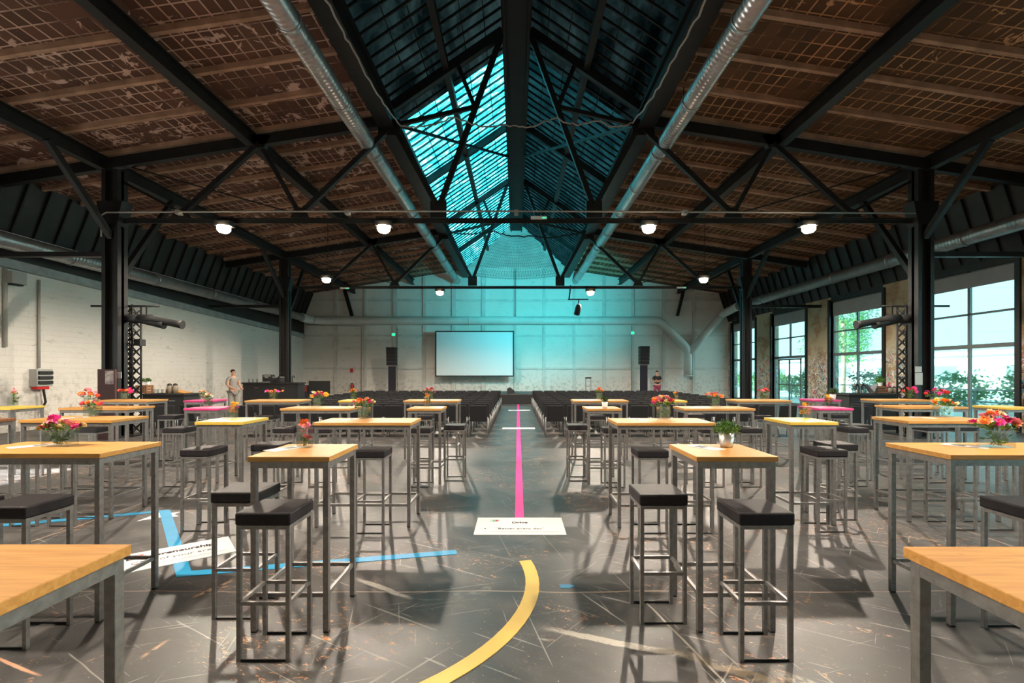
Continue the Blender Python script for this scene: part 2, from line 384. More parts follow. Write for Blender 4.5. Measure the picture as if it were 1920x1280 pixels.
v = [bm.verts.new(q) for q in ((XL,YN,led(YN)+.12),(XL+.10,YN,led(YN)+.12),(XL+.10,YN,5.0),(XL,YN,5.0),(XL,yb_,zb+.12),(XL+.10,yb_,zb+.12),(XL+.10,yb_,5.0),(XL,yb_,5.0))]
for f in ((0,1,2,3),(7,6,5,4),(0,4,5,1),(1,5,6,2),(2,6,7,3),(3,7,4,0)): bm.faces.new([v[i] for i in f])
struct('trim_2', bm, M['mansard'])
# right wall: graffitied brick piers between tall windows
WY = [13.15+4.78*k for k in range(-4, 4)]; WW = 2.98; WT = 4.70
bm = nbm(); edges = [YN]+[e for y in WY for e in (y, y+WW)]+[YB]
for i in range(0, len(edges), 2): box(bm, (XR, edges[i], 0), (XR+.35, edges[i+1], 4.95))
rw = struct('wall_right', bm, M['brick'])
bm = nbm(); box(bm, (XR+.002, YN, WT), (XR+.36, YB, 4.98)); struct('trim_3', bm, M['mansard'])
for i, y in enumerate(WY):
    bm = nbm()
    for yy in (y-.14, y+WW): box(bm, (XR-.06, yy, 0), (XR+.10, yy+.14, WT+.1))
    wf = struct('window_%d' % (i+1), bm, M['column'])
    zt = [2.42, 3.40]; fr_ = nbm()
    g0, g1 = XR+.10, XR+.17
    box(fr_, (g0, y, 0), (g1, y+.06, WT)); box(fr_, (g0, y+WW-.06, 0), (g1, y+WW, WT)); box(fr_, (g0, y, WT-.08), (g1, y+WW, WT)); box(fr_, (g0, y, 0), (g1, y+WW, .08))
    box(fr_, (g0-.02, y+.06, zt[0]-.06), (g1+.02, y+WW-.06, zt[0]+.06)); box(fr_, (g0, y+.06, zt[1]-.03), (g1, y+WW-.06, zt[1]+.03))
    mid = y+WW/2; box(fr_, (g0, mid-.04, 2.42 if i == 6 else 0), (g1, mid+.04, WT))
    obj('window_frame', fr_, mat('window_frame_grey%d' % i, (.12,.13,.13), .5) if i == 0 else MATS['window_frame_grey0'], wf)
    obj('glazing', box(nbm(), (g0+.03, y+.05, .05), (g0+.036, y+WW-.05, WT-.05)), M['glass'], wf)
    obj('roller_blind', box(nbm(), (g0-.035, y+.05, WT-.62+.12*(i % 3 == 1)), (g0-.025, y+WW-.05, WT-.05)), MATS.get('blind') or mottled('blind', (.30,.31,.31), (.34,.35,.35), 2, .8), wf)
    if 'blind' not in MATS: pass
# glazed double door set in the seventh window
y = WY[6]; bm = nbm()
for a, b in ((y+.5, y+.56), (y+1.45, y+1.53), (y+2.42, y+2.48)): box(bm, (XR+.05, a, 0), (XR+.098, b, 2.32))
box(bm, (XR+.05, y+.5, 2.26), (XR+.098, y+2.48, 2.34)); box(bm, (XR+.05, y+.5, 0), (XR+.098, y+2.48, .14)); box(bm, (XR+.05, y+.5, 1.0), (XR+.098, y+2.48, 1.05))
dr = struct('door_1', bm, MATS['window_frame_grey0'])
for s_ in (-1, 1): obj('door_handle', bar(nbm(), (XR+.02, y+1.49+s_*.12, .9), (XR+.02, y+1.49+s_*.12, 1.25), .03), M['frame'], dr)
# loading door leaf, open against the outside of the left wall
bm = nbm()
for a in (D0, D1-.1): box(bm, (XL-.3, a, 0), (XL+.03, a+.1, DH))
box(bm, (XL-.3, D0, DH-.1), (XL+.03, D1, DH)); struct('trim_4', bm, M['column'])
bm = nbm()                                             # downpipe, cabinet bracket lines on back wall corners
# mansard (steep dark sheeting) both sides with standing seams
for sgn, nm, xb in ((-1, 'left', XL), (1, 'right', XR)):
    poly = [(sgn*13.1, 6.80), (xb, 4.90), (xb+sgn*.12, 4.92), (sgn*13.22, 6.9)]
    mo = struct('wall_%s_upper' % nm, prism(nbm(), poly, 'y', YN, YB), M['mansard'])
    bm = nbm(); k = YN+.3
    while k < YB:
        bar(bm, (sgn*13.08, k, 6.72), (xb-sgn*.02, k, 4.93), .05, .07); k += .62
    sm = obj('standing_seam', bm, M['steel'], mo)
# roof slabs with timber rafters
for sgn, nm, mt in ((-1, 'left', M['soffit_l']), (1, 'right', M['soffit_r'])):
    poly = [(sgn*3.25, zr(3.25)), (sgn*13.2, zr(13.2)), (sgn*13.2, zr(13.2)+.2), (sgn*3.25, zr(3.25)+.2)]
    ce = struct('ceiling_%s' % nm, prism(nbm(), poly, 'y', YN, YB), mt)
    k = 2.72-9.4+.0
    step = 9.4/8
    y_ = 2.72-step*7
    while y_ < YB-.2:
        r = obj('rafter', prism(nbm(), [(sgn*3.3, zr(3.3)-.12), (sgn*13.1, zr(13.1)-.12), (sgn*13.1, zr(13.1)+.01), (sgn*3.3, zr(3.3)+.01)], 'y', y_-.045, y_+.045), M['rafter'], ce)
        y_ += step
# lantern: glazed slopes with bars, ridge
LB, LZ, RX, RZ = 3.25, 8.42, .34, 10.42; YH = 28.6     # base half width / height, ridge half width / height, where the hip starts
YC = 13.2
nwin = 9
for sgn in (-1, 1):
    def P(t_, y): return Vector((sgn*(LB+(RX-LB)*t_), y, LZ+(RZ-LZ)*t_))
    for a, b, mt in ((YN, YC, M['lant_d']), (YC, YB, M['lant_l'] if sgn < 0 else M['lant_r'])):
        bm = nbm()
        if b == YB: vv = [P(0, a), P(0, YB), P(1, YH), P(1, a)]
        else: vv = [P(0, a), P(0, b), P(1, b), P(1, a)]
        nrm = (vv[1]-vv[0]).cross(vv[3]-vv[0]).normalized()*.008
        A = [bm.verts.new(q) for q in vv]; B = [bm.verts.new(q+nrm) for q in vv]
        bm.faces.new(A); bm.faces.new(B[::-1])
        for i in range(4): bm.faces.new((A[i], B[i], B[(i+1)%4], A[(i+1)%4]))
        w_ = struct('window_%d' % nwin, bm, mt); nwin += 1
        bm = nbm(); yy = a+.2
        while yy < b-.05:
            tmax = 1 if yy < YH else max(.05, 1-(yy-YH)/(YB-YH))
            bar(bm, P(0, yy)-Vector((sgn*.0,0,.04)), P(tmax, yy)-Vector((0,0,.04)), .035, .05); yy += .36
        obj('glazing_bar', bm, M['steel'], w_)
        bm = nbm()
        for t_ in (.2, .35, .68, .85): bar(bm, P(t_, a)-Vector((0,0,.02)), P(t_, min(b, YH+(1-t_)*(YB-YH)))-Vector((0,0,.02)), .02)
        obj('cross_bar', bm, M['steel'], w_)
# hipped end of the lantern, painted
bm = nbm(); vv = [(-LB, YB, LZ), (LB, YB, LZ), (RX, YH, RZ), (-RX, YH, RZ)]
A = [bm.verts.new(q) for q in vv]; B = [bm.verts.new((q[0], q[1]+.05, q[2]+.05)) for q in vv]
bm.faces.new(A); bm.faces.new(B[::-1])
for i in range(4): bm.faces.new((A[i], B[i], B[(i+1)%4], A[(i+1)%4]))
struct('ceiling_hip', bm, M['rib'])
struct('ceiling_hip_near', box(nbm(), (-LB, YN-.2, LZ-.1), (LB, YN, RZ+.1)), M['ridge'])

# =================================================================== ROOF STEELWORK
Y1, Y2, DT = 12.1, 21.5, 9.4
def steelbeam(name, pts, w, h, label, cat='beam', mt=None, group=None):
    bm = nbm(); a, b = Vector(pts[0]), Vector(pts[1]); up = Vector((0,0,h/2-.012))
    bar(bm, a-up, b-up, w, .024); bar(bm, a+up, b+up, w, .024); bar(bm, a, b, .03, h-.05)
    return tag(obj(name, bm, mt or M['steel']), label, cat, group)
ye, yf = YN+.05, YB-.05
for sgn, sn in ((-1, 'left'), (1, 'right')):
    steelbeam('roof_beam', ((sgn*6.65, ye, zr(6.65)-.30), (sgn*6.65, yf, zr(6.65)-.30)), .22, .34, 'black steel beam running the hall lengthwise under the middle of the %s roof slope' % sn)
    steelbeam('roof_beam', ((sgn*10.4, ye, zr(10.4)-.30), (sgn*10.4, yf, zr(10.4)-.30)), .2, .34, 'black steel beam running lengthwise above the %s row of columns' % sn)
    bm = nbm(); box(bm, (sgn*3.25-.13, ye, 7.80), (sgn*3.25+.13, yf, 8.40)); box(bm, (sgn*3.25-.2, ye, 7.76), (sgn*3.25+.2, yf, 7.80)); box(bm, (sgn*3.25-.2, ye, 8.12), (sgn*3.25+.2, yf, 8.16))
    tag(obj('lantern_curb_beam', bm, M['steel']), 'deep black beam along the %s foot of the glazed roof lantern' % sn, 'beam')
    xm, zm = sgn*(LB+(RX-LB)*.51), LZ+(RZ-LZ)*.51-.14
    tag(obj('lantern_purlin', bar(nbm(), (xm, ye, zm), (xm, 30.0-.2, zm), .15, .2), M['steel']), 'black purlin halfway up the %s glass slope of the lantern' % sn, 'beam')
bm = nbm(); box(bm, (-RX-.02, YN+.05, RZ-.30), (RX+.02, YH+.1, RZ+.06))
for x in (-RX+.02, RX-.06): box(bm, (x, YN+.05, RZ-.42), (x+.05, YH, RZ-.3))
tag(obj('lantern_ridge_beam', bm, M['ridge']), 'wide black ridge beam along the very top of the roof lantern', 'beam')

TZ = 5.53
def truss(Y, full, label, grp=None):
    r = thing('roof_truss', label, 'truss', (0, Y, 0))
    E = .07
    def part(nm, p, q, w, h, dy=0): return obj(nm, bar(nbm(), (p[0], dy, p[1]), (q[0], dy, q[1]), w, h), M['steel'], r)
    for s in (-1, 1):
        t0, t1 = (s*(LB-.1), LZ-.12), (s*RX, RZ-.2)
        part('lantern_rafter', t0, t1, .14, .22)
        if not full: continue
        part('top_chord', (s*13.0, zr(13.0)-.34), (s*3.3, zr(3.3)-.34), .16, .26)
        G = (s*1.96, 5.78); T2 = (s*3.1, 7.85); T1 = (s*6.45, zr(6.45)-.42); B1 = (s*8.45, TZ+.06); B2 = (s*5.45, TZ+.06)
        part('strut', T1, B1, .12, .12, -.03); part('strut', T1, B2, .08, .10, .03); part('strut', B2, T2, .12, .12, -.03)
        part('strut', T2, G, .12, .13); part('strut', G, (s*.40, RZ-.35), .12, .13, .04)
        k = (s*1.05, 8.32); part('strut', k, (s*1.5, 9.45), .09, .10); part('strut', T2, k, .08, .1)
        part('strut', (s*10.05, 6.5), (s*8.3, TZ+.06), .05, .06, .05)
        part('tie_rod', (s*10.0, 6.9), (s*5.5, TZ+.1), .03, .03, .07)
        g = nbm(); box(g, (s*1.96-.20, -.04, TZ), (s*1.96+.20, .04, TZ+.42)); obj('gusset_plate', g, M['steel'], r)
        g = nbm(); box(g, (s*3.2-.28, -.03, 7.6), (s*3.2+.28, .03, 8.0)); obj('gusset_plate', g, M['steel'], r)
        for bx, hh in ((B1[0], .2), (B2[0], .24)):
            g = nbm(); prism(g, [(bx-.22, TZ), (bx+.22, TZ), (bx+.1, TZ+hh), (bx-.1, TZ+hh)], 'y', -.06, .06); obj('gusset_plate', g, M['steel'], r)
        g = nbm(); prism(g, [(T1[0]-.3, T1[1]+.2), (T1[0]+.3, T1[1]+.2), (T1[0]+.12, T1[1]-.12), (T1[0]-.12, T1[1]-.12)], 'y', -.08, .08); obj('gusset_plate', g, M['steel'], r)
    if full:
        g = nbm()
        box(g, (-10.0, -.07, TZ-.05), (10.05, .07, TZ-.03)); box(g, (-10.0, -.012, TZ-.14), (10.05, .012, TZ-.03))
        obj('tie_beam', g, M['steel'], r)
    return r
truss(2.7, True, 'black steel roof truss above the nearest tables')
truss(Y1, True, 'black steel roof truss between the near pair of columns')
truss(Y2, True, 'black steel roof truss between the far pair of columns')
for yy, l in ((7.4, 'above the front aisle, its rafters meeting at the ridge'), (16.8, 'midway between the two column trusses'), (26.2, 'closest to the hipped back end')):
    truss(yy, False, 'pair of black lantern rafters '+l)
# diagonal wind braces under the lantern
for s, sn in ((-1, 'left'), (1, 'right')):
    tag(obj('wind_brace', bar(nbm(), (s*3.0, Y1, 7.86), (s*.3, 18.5, 9.95), .07), M['steel']), 'thin diagonal brace rising to the ridge across the %s side of the lantern' % sn, 'brace')

def column(x, Y, label):
    r = thing('steel_column', label, 'column', (x, Y, 0)); s = 1 if x > 0 else -1
    bm = nbm(); w = .20
    box(bm, (-w, -.16, 0), (-w+.09, .16, zr(10.4)-.5)); box(bm, (w-.09, -.16, 0), (w, .16, zr(10.4)-.5)); box(bm, (-w, -.04, 0), (w, .04, zr(10.4)-.5))
    obj('shaft', bm, M['column'], r)
    obj('base_plate', box(nbm(), (-.3, -.26, 0), (.3, .26, .04)), M['column'], r)
    bm = nbm(); prism(bm, [(-.2, 5.3), (.2, 5.3), (.32, 5.9), (-.32, 5.9)], 'y', -.17, .17); obj('bracket', bm, M['steel'], r)
    obj('knee_brace', bar(nbm(), (0, -.1, 5.0), (s*.2, -1.55, zr(10.4)-.45), .13, .13), M['steel'], r)
    obj('knee_brace', bar(nbm(), (0, .1, 3.95), (s*.2, 2.3, zr(10.4)-.45), .13, .13), M['steel'], r)
    obj('wall_strut', bar(nbm(), (s*.15, 0, 4.60), (s*3.35, 0, 4.60), .14, .12), M['steel'], r)
    return r
column(-10.12, Y1, 'near left black steel column, behind the wooden tables')
column(10.2, Y1, 'near right black steel column standing in front of the tall windows')
column(-10.35, Y2, 'far left black steel column by the high black counter')
column(10.28, Y2, 'far right black steel column near the glazed double door')
column(-10.12, 2.7, 'black steel column on the left beside the camera')
column(10.2, 2.7, 'black steel column on the right beside the camera')

# conduit pipe above the near tie, cables, battens
bm = nbm(); tube(bm, [(X(203,Y1), Y1-.2, 5.0), (X(203,Y1), Y1-.2, TZ), (X(212,Y1), Y1-.2, TZ+.07), (X(460,Y1), Y1-.2, TZ+.09), (0, Y1-.2, TZ+.10), (9.9, Y1-.2, TZ+.05)], .022, 6)
for x in (-8.4, -4.2, 0, 4.2): box(bm, (x-.05, Y1-.23, TZ+.03), (x+.05, Y1-.05, TZ+.13))
tag(obj('conduit_pipe', bm, mat('grey_conduit', (.32,.30,.28), .5)), 'thin grey conduit running on top of the near tie beam', 'pipe')
def batten(px, py, Y, label):
    r = thing('emergency_light', label, 'light', (X(px, Y), Y-.12, Zp(py, Y)))
    obj('housing', box(nbm(), (-.2, -.04, -.03), (.2, .04, .03)), M['ledw'], r); obj('bracket', box(nbm(), (-.02, -.02, .03), (.02, .1, .12)), M['steel'], r)
    obj('indicator', box(nbm(), (.08, -.045, -.028), (.18, -.035, .0)), M['exit'], r, )
batten(1010, 411, Y1, 'slim white emergency light under the near tie beam, right of the ridge')
batten(648, 541, Y2, 'slim white emergency light on the far tie beam, left part')
batten(1276, 540, Y2, 'slim white emergency light on the far tie beam, right part')
def cable(pts, label, r=.016, curl=0, mt=None):
    P_ = []
    for a, b in zip(pts, pts[1:]):
        a = Vector(a); b = Vector(b); n = 14
        for k in range(n):
            f = k/n; q = a.lerp(b, f); q.z -= .25*math.sin(PI*f)*curl; q += Vector((random.uniform(-.02,.02), 0, random.uniform(-.03,.03)))*(1 if curl else .6); P_.append(q)
    P_.append(Vector(pts[-1])); tag(obj('cable', tube(nbm(), P_, r, 5), mt or MATS['grey_conduit']), label, 'cable')
yc = Y1-.15
cable([(-3.0, 6.2, 7.70), (-3.05, 9.0, 7.68), (X(752, yc), yc, Zp(236, yc)), (X(850, yc), yc, Zp(219, yc)), (X(948, yc), yc, Zp(234, yc)), (X(1040, yc), yc, Zp(220, yc)), (X(1120, yc), yc, Zp(226, yc)), (X(1186, yc), yc, Zp(230, yc)), (3.05, 9.0, 7.68), (3.0, 6.2, 7.70)], 'loose pale cable strung across the lantern at the near truss', .02, .5)
yc = Y2-.12
cable([(X(842, yc), yc, Zp(436, yc)), (X(920, yc), yc, Zp(433, yc)), (X(1000, yc), yc, Zp(443, yc)), (X(1087, yc), yc, Zp(437, yc))], 'black cable strung across the lantern at the far truss', .03, .4, M['steel'])
# safety net hung under the hipped end
bm = nbm(); NU, NV = 34, 20; grid = []
for j in range(NV+1):
    row = []; v_ = j/NV
    for i in range(NU+1):
        u = i/NU*2-1
        if v_ < .75:
            k = v_/.75; y_ = YH-.3+(30.6-YH+.3)*k; hw = RX+.5+(2.75-RX-.5)*k; z_ = RZ-.45+(8.0-RZ+.45)*k-.25*(1-u*u)
        else:
            k = (v_-.75)/.25; y_ = 30.6-.9*k; hw = 2.75+.36*k; z_ = 8.0-.25*(1-u*u)-.28*math.sin(PI*k)+.1*k
        row.append(bm.verts.new((u*hw, y_, z_)))
    grid.append(row)
for j in range(NV):
    for i in range(NU): bm.faces.new((grid[j][i], grid[j][i+1], grid[j+1][i+1], grid[j+1][i]))
net = tag(obj('safety_net', bm, M['steel']), 'black safety net sagging below the painted end of the roof lantern', 'net')
wm = net.modifiers.new('wire', 'WIREFRAME'); wm.thickness = .010; wm.use_replace = True

# =================================================================== DUCTS
def ductthing(name, label, runs, r, mt, collars=(), straps=()):
    d = thing(name, label, 'duct', runs[0])
    base = Vector(runs[0]); P_ = []
    pts = [Vector(p) for p in runs]
    for i, p in enumerate(pts):
        if 0 < i < len(pts)-1:
            a = (pts[i-1]-p).normalized(); b = (pts[i+1]-p).normalized(); e = r*1.3
            for k in range(5):
                f = k/4; P_.append((p+a*e)*(1-f)**2+p*2*f*(1-f)+(p+b*e)*f**2)
        else: P_.append(p)
    obj('duct_body', tube(nbm(), [q-base for q in P_], r, 24), mt, d)
    for c_, ax in collars:
        c_ = Vector(c_)-base; ax = Vector(ax).normalized()
        obj('collar', tube(nbm(), [c_-ax*.04, c_+ax*.04], r+.018, 24), mt, d)
    for c_ in straps:
        c_ = Vector(c_)-base; top = zr(c_.x+base.x)-.2-base.z
        obj('hanger', tube(nbm(), [c_+Vector((0,0,r)), (c_.x, c_.y, top)], .012, 5), M['steel'], d)
    return d
for s, sn in ((-1, 'left'), (1, 'right')):
    ys = [3.2+2.35*k for k in range(12)]
    ductthing('spiral_duct', 'long galvanised spiral duct hanging along the %s side of the lantern' % sn, [(s*3.75, -4, 7.42), (s*3.75, 30.4, 7.42)], .20, M['duct'],
              [((s*3.75, y_, 7.42), (0,1,0)) for y_ in ys], [(s*3.75, y_+.5, 7.42) for y_ in ys[1::2]])
ductthing('spiral_duct', 'galvanised spiral duct along the left wall above the pale ledge', [(-13.1, -4, 5.02), (-13.1, 29.2, 5.02)], .22, M['duct'], [((-13.1, y_, 5.02), (0,1,0)) for y_ in (8, 11, 14.1, 17.4, 20.6, 23.8, 27)], [(-13.1, y_, 5.02) for y_ in (11.6, 16, 22, 26)])
ductthing('spiral_duct', 'galvanised spiral duct running above the tall windows', [(12.95, -4, 5.5), (12.95, 27.9, 5.5)], .22, M['duct'], [((12.95, y_, 5.5), (0,1,0)) for y_ in (7.5, 10.7, 13.8, 16.6, 19.5, 22.4, 25.2)], [(12.95, y_, 5.5) for y_ in (12.2, 15, 21, 24)])
yp = YB-.42; zd = Zp(601, yp)
ductthing('painted_duct', 'white painted duct crossing the back wall and dropping beside the speaker', [(-13.1, 29.25, 5.02), (-13.1, 30.2, 5.0), (-12.6, yp, zd), (X(1238, yp), yp, zd), (X(1290, yp), yp, Zp(655, yp)), (X(1290, yp), yp, Zp(702, yp))], .26, M['paintduct'], [((X(1290, yp), yp, Zp(704, yp)), (0,0,1)), ((-3, yp, zd), (1,0,0)), ((4, yp, zd), (1,0,0))])
ductthing('painted_duct', 'white painted duct branch rising from the wall duct to the window duct', [(X(1291, yp), yp-.02, Zp(662, yp)), (X(1352, yp), yp-.1, Zp(590, yp)), (12.95, 28.25, 5.5), (12.95, 27.93, 5.5)], .24, M['paintduct'])

# =================================================================== LAMPS
def flood(x, Y, z, label, power, rad=.06):
    r = thing('floodlight', label, 'lamp', (x, Y, z))
    obj('housing', box(nbm(), (-.20, -.10, .0), (.20, .16, .13)), M['blackbox'], r, .01)
    obj('lens', lathe(nbm(), [(.04,-.17),(.11,-.15),(.155,-.09),(.16,-.005)], 18), M['lamp'], r)
    b = nbm(); bar(b, (-.2, .03, .08), (-.2, .03, .24), .025); bar(b, (.2, .03, .08), (.2, .03, .24), .025); bar(b, (-.2, .03, .24), (.2, .03, .24), .025); obj('yoke', b, M['steel'], r)
    ld = bpy.data.lights.new('flood_bulb', 'SPOT'); ld.energy = power; ld.color = (1, .86, .70); ld.shadow_soft_size = rad; ld.spot_size = math.radians(168); ld.spot_blend = .35
    lo = bpy.data.objects.new('bulb', ld); C.objects.link(lo); lo.parent = r; lo.location = (0, -.02, -.24)
PW = 1150
flood(-3.30, Y1-.15, 5.27, 'glaring floodlight on the near tie beam, inner left', PW)
flood(3.30, Y1-.15, 5.27, 'glaring floodlight on the near tie beam, inner right', PW)
flood(-7.28, Y1-.15, 5.27, 'glaring floodlight on the near tie beam, outer left', PW)
flood(7.28, Y1-.15, 5.27, 'glaring floodlight on the near tie beam, outer right', PW)
flood(-3.40, Y2-.15, 5.24, 'floodlight on the far tie beam, left of the lantern', PW)
flood(3.30, Y2-.15, 5.24, 'floodlight on the far tie beam, right of the lantern', PW)
flood(-7.4, 18.7, 5.30, 'small bright floodlight before the far left column', PW*.8)
flood(7.3, 18.7, 5.30, 'small bright floodlight before the far right column', PW*.8)
for s, sn in ((-1, 'left'), (1, 'right')):
    flood(s*4.3, 2.9, 5.27, 'floodlight overhead beside the camera, inner %s' % sn, PW*.95)
    flood(s*7.3, 2.9, 5.27, 'floodlight overhead beside the camera, outer %s' % sn, PW)
    r = thing('lamp_rail', 'short steel rail carrying the floodlight before the far %s column' % sn, 'rail', (s*7.35, 18.73, 5.575))
    obj('rail', bar(nbm(), (-.4, 0, 0), (.4, 0, 0), .05), M['steel'], r); obj('hanger', tube(nbm(), [(0,0,0), (0,0,zr(7.3)-5.54)], .012, 5), M['steel'], r)

# stage spotlight on its own bar; cyan beam added to tint the back wall
r = thing('stage_spotlight', 'black stage spotlight hanging from a short bar right of the lantern', 'spotlight', (X(1084, 21.2), 21.2, Zp(578, 21.2)))
lathe_ = lathe(nbm(), [(.10,-.30),(.13,-.28),(.13,.05),(.10,.16),(.05,.20)], 16); o = obj('barrel', lathe_, M['blackbox'], r); o.rotation_euler = (.35, .2, 0)
obj('yoke', bar(nbm(), (0,0,.05), (0.03,0,.38), .04), M['steel'], r); obj('pipe', bar(nbm(), (-.45,0,.40), (.45,0,.40), .045), M['steel'], r)
b_ = nbm(); bar(b_, (-.40,0,.40), (-.30,.27,Zp(540, 21.4)-Zp(578, 21.2)+.13), .05); obj('hanger', b_, M['steel'], r)
ld = bpy.data.lights.new('cyan_fill_spot', 'SPOT'); ld.energy = 4000; ld.color = (.04,.70,.80); ld.spot_size = math.radians(98); ld.spot_blend = .9; ld.shadow_soft_size = .1
lo = bpy.data.objects.new('cyan_fill', ld); C.objects.link(lo); lo.location = (X(1084, 21.2)-.1, 21.5, 4.2)
lo.rotation_euler = (Vector((1.0, YB, 7.0))-Vector(lo.location)).to_track_quat('-Z', 'Y').to_euler()
lo.parent = r; lo.matrix_parent_inverse = Matrix.Translation(-Vector(r.location))

# =================================================================== FLOOR MARKINGS
def strip(name, pts, w, mt, label, cat, z=.004):
    bm = nbm(); pts = [Vector((p[0], p[1], 0)) for p in pts]; n = len(pts); L, R_ = [], []
    for i, p in enumerate(pts):
        d0 = (p-pts[i-1]).normalized() if i else (pts[1]-p).normalized()
        d1 = (pts[i+1]-p).normalized() if i < n-1 else d0
        nrm0 = Vector((-d0.y, d0.x, 0)); nrm1 = Vector((-d1.y, d1.x, 0)); m_ = (nrm0+nrm1).normalized(); k = w/2/max(.35, m_.dot(nrm0))
        L.append(p+m_*k); R_.append(p-m_*k)
    lo = [(bm.verts.new((a.x, a.y, .0005)), bm.verts.new((b.x, b.y, .0005))) for a, b in zip(L, R_)]
    hi = [(bm.verts.new((a.x, a.y, z)), bm.verts.new((b.x, b.y, z))) for a, b in zip(L, R_)]
    for i in range(n-1):
        bm.faces.new((hi[i][0], hi[i+1][0], hi[i+1][1], hi[i][1])); bm.faces.new((lo[i][0], hi[i][0], hi[i+1][0], lo[i+1][0])); bm.faces.new((lo[i][1], lo[i+1][1], hi[i+1][1], hi[i][1]))
        bm.faces.new((lo[i][0], lo[i+1][0], lo[i+1][1], lo[i][1]))
    bm.faces.new((lo[0][0], lo[0][1], hi[0][1], hi[0][0])); bm.faces.new((lo[-1][0], hi[-1][0], hi[-1][1], lo[-1][1]))
    return tag(obj(name, bm, mt), label, cat)
strip('floor_tape', [(X(974, 5.36), 5.36), (.10, 24.9)], .10, M['tape_m'], 'straight magenta tape line down the middle of the aisle', 'tape')
for (a, b, py), l in (((942, 1003, 803), 'nearer white tape bar crossing the magenta aisle line'), ((953, 994, 769), 'farther white tape bar crossing the magenta aisle line')):
    Y = gy(py); strip('floor_tape', [(X(a, Y), Y), (X(b, Y), Y)], .32 if py > 800 else .55, M['tape_light_w'], l, 'tape', .007)
cx, cy_, rr = -1.53, 3.74, 1.655
strip('floor_tape', [(cx+rr*math.cos(a), cy_+rr*math.sin(a)) for a in [math.radians(14-4*k) for k in range(28)]], .105, M['tape_y'], 'curved yellow tape arc on the dark floor in the foreground', 'tape')
bl = [gp(-120, 996), gp(309, 958), gp(345, 1076), gp(856, 1035)]
strip('floor_tape', bl, .105, M['tape_b'], 'blue tape zigzag on the floor under the left tables', 'tape')

def text(s, size, loc, rz, mt, parent, bold=0, name='lettering'):
    cu = bpy.data.curves.new('t', 'FONT'); cu.body = s; cu.size = size; cu.align_x = 'CENTER'; cu.align_y = 'CENTER'; cu.extrude = .0006; cu.offset = bold; cu.resolution_u = 3
    to = bpy.data.objects.new('t', cu); C.objects.link(to); bpy.context.view_layer.update()
    me = bpy.data.meshes.new_from_object(to.evaluated_get(bpy.context.evaluated_depsgraph_get())); bpy.data.objects.remove(to)
    me.materials.clear(); me.materials.append(mt); o = bpy.data.objects.new(name, me); C.objects.link(o); o.parent = parent; o.location = loc; o.rotation_euler = (0,0,rz); return o
def sign(w, d, loc, rz, label, lines):
    r = thing('floor_sign', label, 'sign', loc, rz)
    obj('panel', box(nbm(), (-w/2, -d/2, 0), (w/2, d/2, .006)), M['paper'], r)
    for s_, sz, x, y, mt, bo in lines: text(s_, sz, (x, y, .0072), 0, mt, r, bo)
    for dx, colr, name in ((-.012, mat('logo_green', (.1,.45,.2), .5) if 'logo_green' not in MATS else MATS['logo_green'], 'logo'), (.02, M['redmat'], 'logo')):
        obj('logo', lathe(nbm(), [(.018, 0), (.018, .0012)], 14, (-w*.29+dx, d*.30, .0062)), colr, r)
    bm = nbm(); pts = [(-w*.29+.055*math.cos(a), d*.30+.034*math.sin(a), .0068) for a in [2*PI*k/24 for k in range(24)]]
    tube(bm, pts, .0012, 4, closed=True); obj('logo_ring', bm, M['inkgrey'], r)
    return r
a, b = gp(888, 1003), gp(1062, 1003); c_ = gp(975, 971)
r = sign(.93, c_.y-a.y, ((a.x+b.x)/2, (a.y+c_.y)/2, 0), 0, 'white floor sign reading Drive, at the end of the magenta tape',
     [('Drive', .075, 0, .10, M['redmat'] if 0 else M['ink'], .002), ('"Better every day"', .068, 0, -.10, M['inkgrey'], .0), ('\u2022', .08, -.36, -.10, M['ink'], 0)])
obj('rule_line', box(nbm(), (-.30, -.205, .006), (.40, -.20, .0068)), M['inkgrey'], r)
# the second sign: corners at pixels
p0, p1, p2 = gp(203, 1082), gp(443, 1034), gp(232, 1034)
d = (p1-p0); ang = math.atan2(d.y, d.x); w_ = d.length; nrm = Vector((-math.sin(ang), math.cos(ang), 0)); dep = .50
cen = (p0+p1)/2+nrm*dep/2
r = sign(w_, dep, (cen.x, cen.y, 0), ang, 'white floor sign reading Entrepreneurship, lying across the blue tape',
     [('Entrepreneurship', .092, -.02, .09, M['ink'], .003), ('CEO of your area', .085, .0, -.05, M['inkgrey'], .0), ('lead your own project with all your heart', .036, .04, -.155, M['inkgrey'], 0)][:2])
obj('rule_line', box(nbm(), (-w_*.38, -.16, .006), (w_*.42, -.155, .0068)), M['inkgrey'], r)
# blue paint chips beside the arc, streak of light laid down as a white shape
def blob(pts, mt, label, cat):
    bm = nbm(); A = [bm.verts.new((p.x, p.y, .0006)) for p in pts]; B = [bm.verts.new((p.x, p.y, .003)) for p in pts]; n = len(A)
    bm.faces.new(A[::-1]); bm.faces.new(B)
    for i in range(n): bm.faces.new((A[i], A[(i+1)%n], B[(i+1)%n], B[i]))
    tag(obj('floor_patch', bm, mt), label, cat)
blob([gp(*q) for q in ((1048,1096),(1052,1103),(1068,1103),(1078,1099),(1070,1096))], M['tape_b'], 'tiny torn scrap of blue tape right of the yellow arc', 'scrap')
blob([gp(*q) for q in ((257,977),(290,965),(285,961),(318,957),(312,963),(340,959),(326,964),(335,968),(300,970))], M['tape_light_w'], 'white streak of light laid as a flat patch beside the blue tape bend', 'scrap')

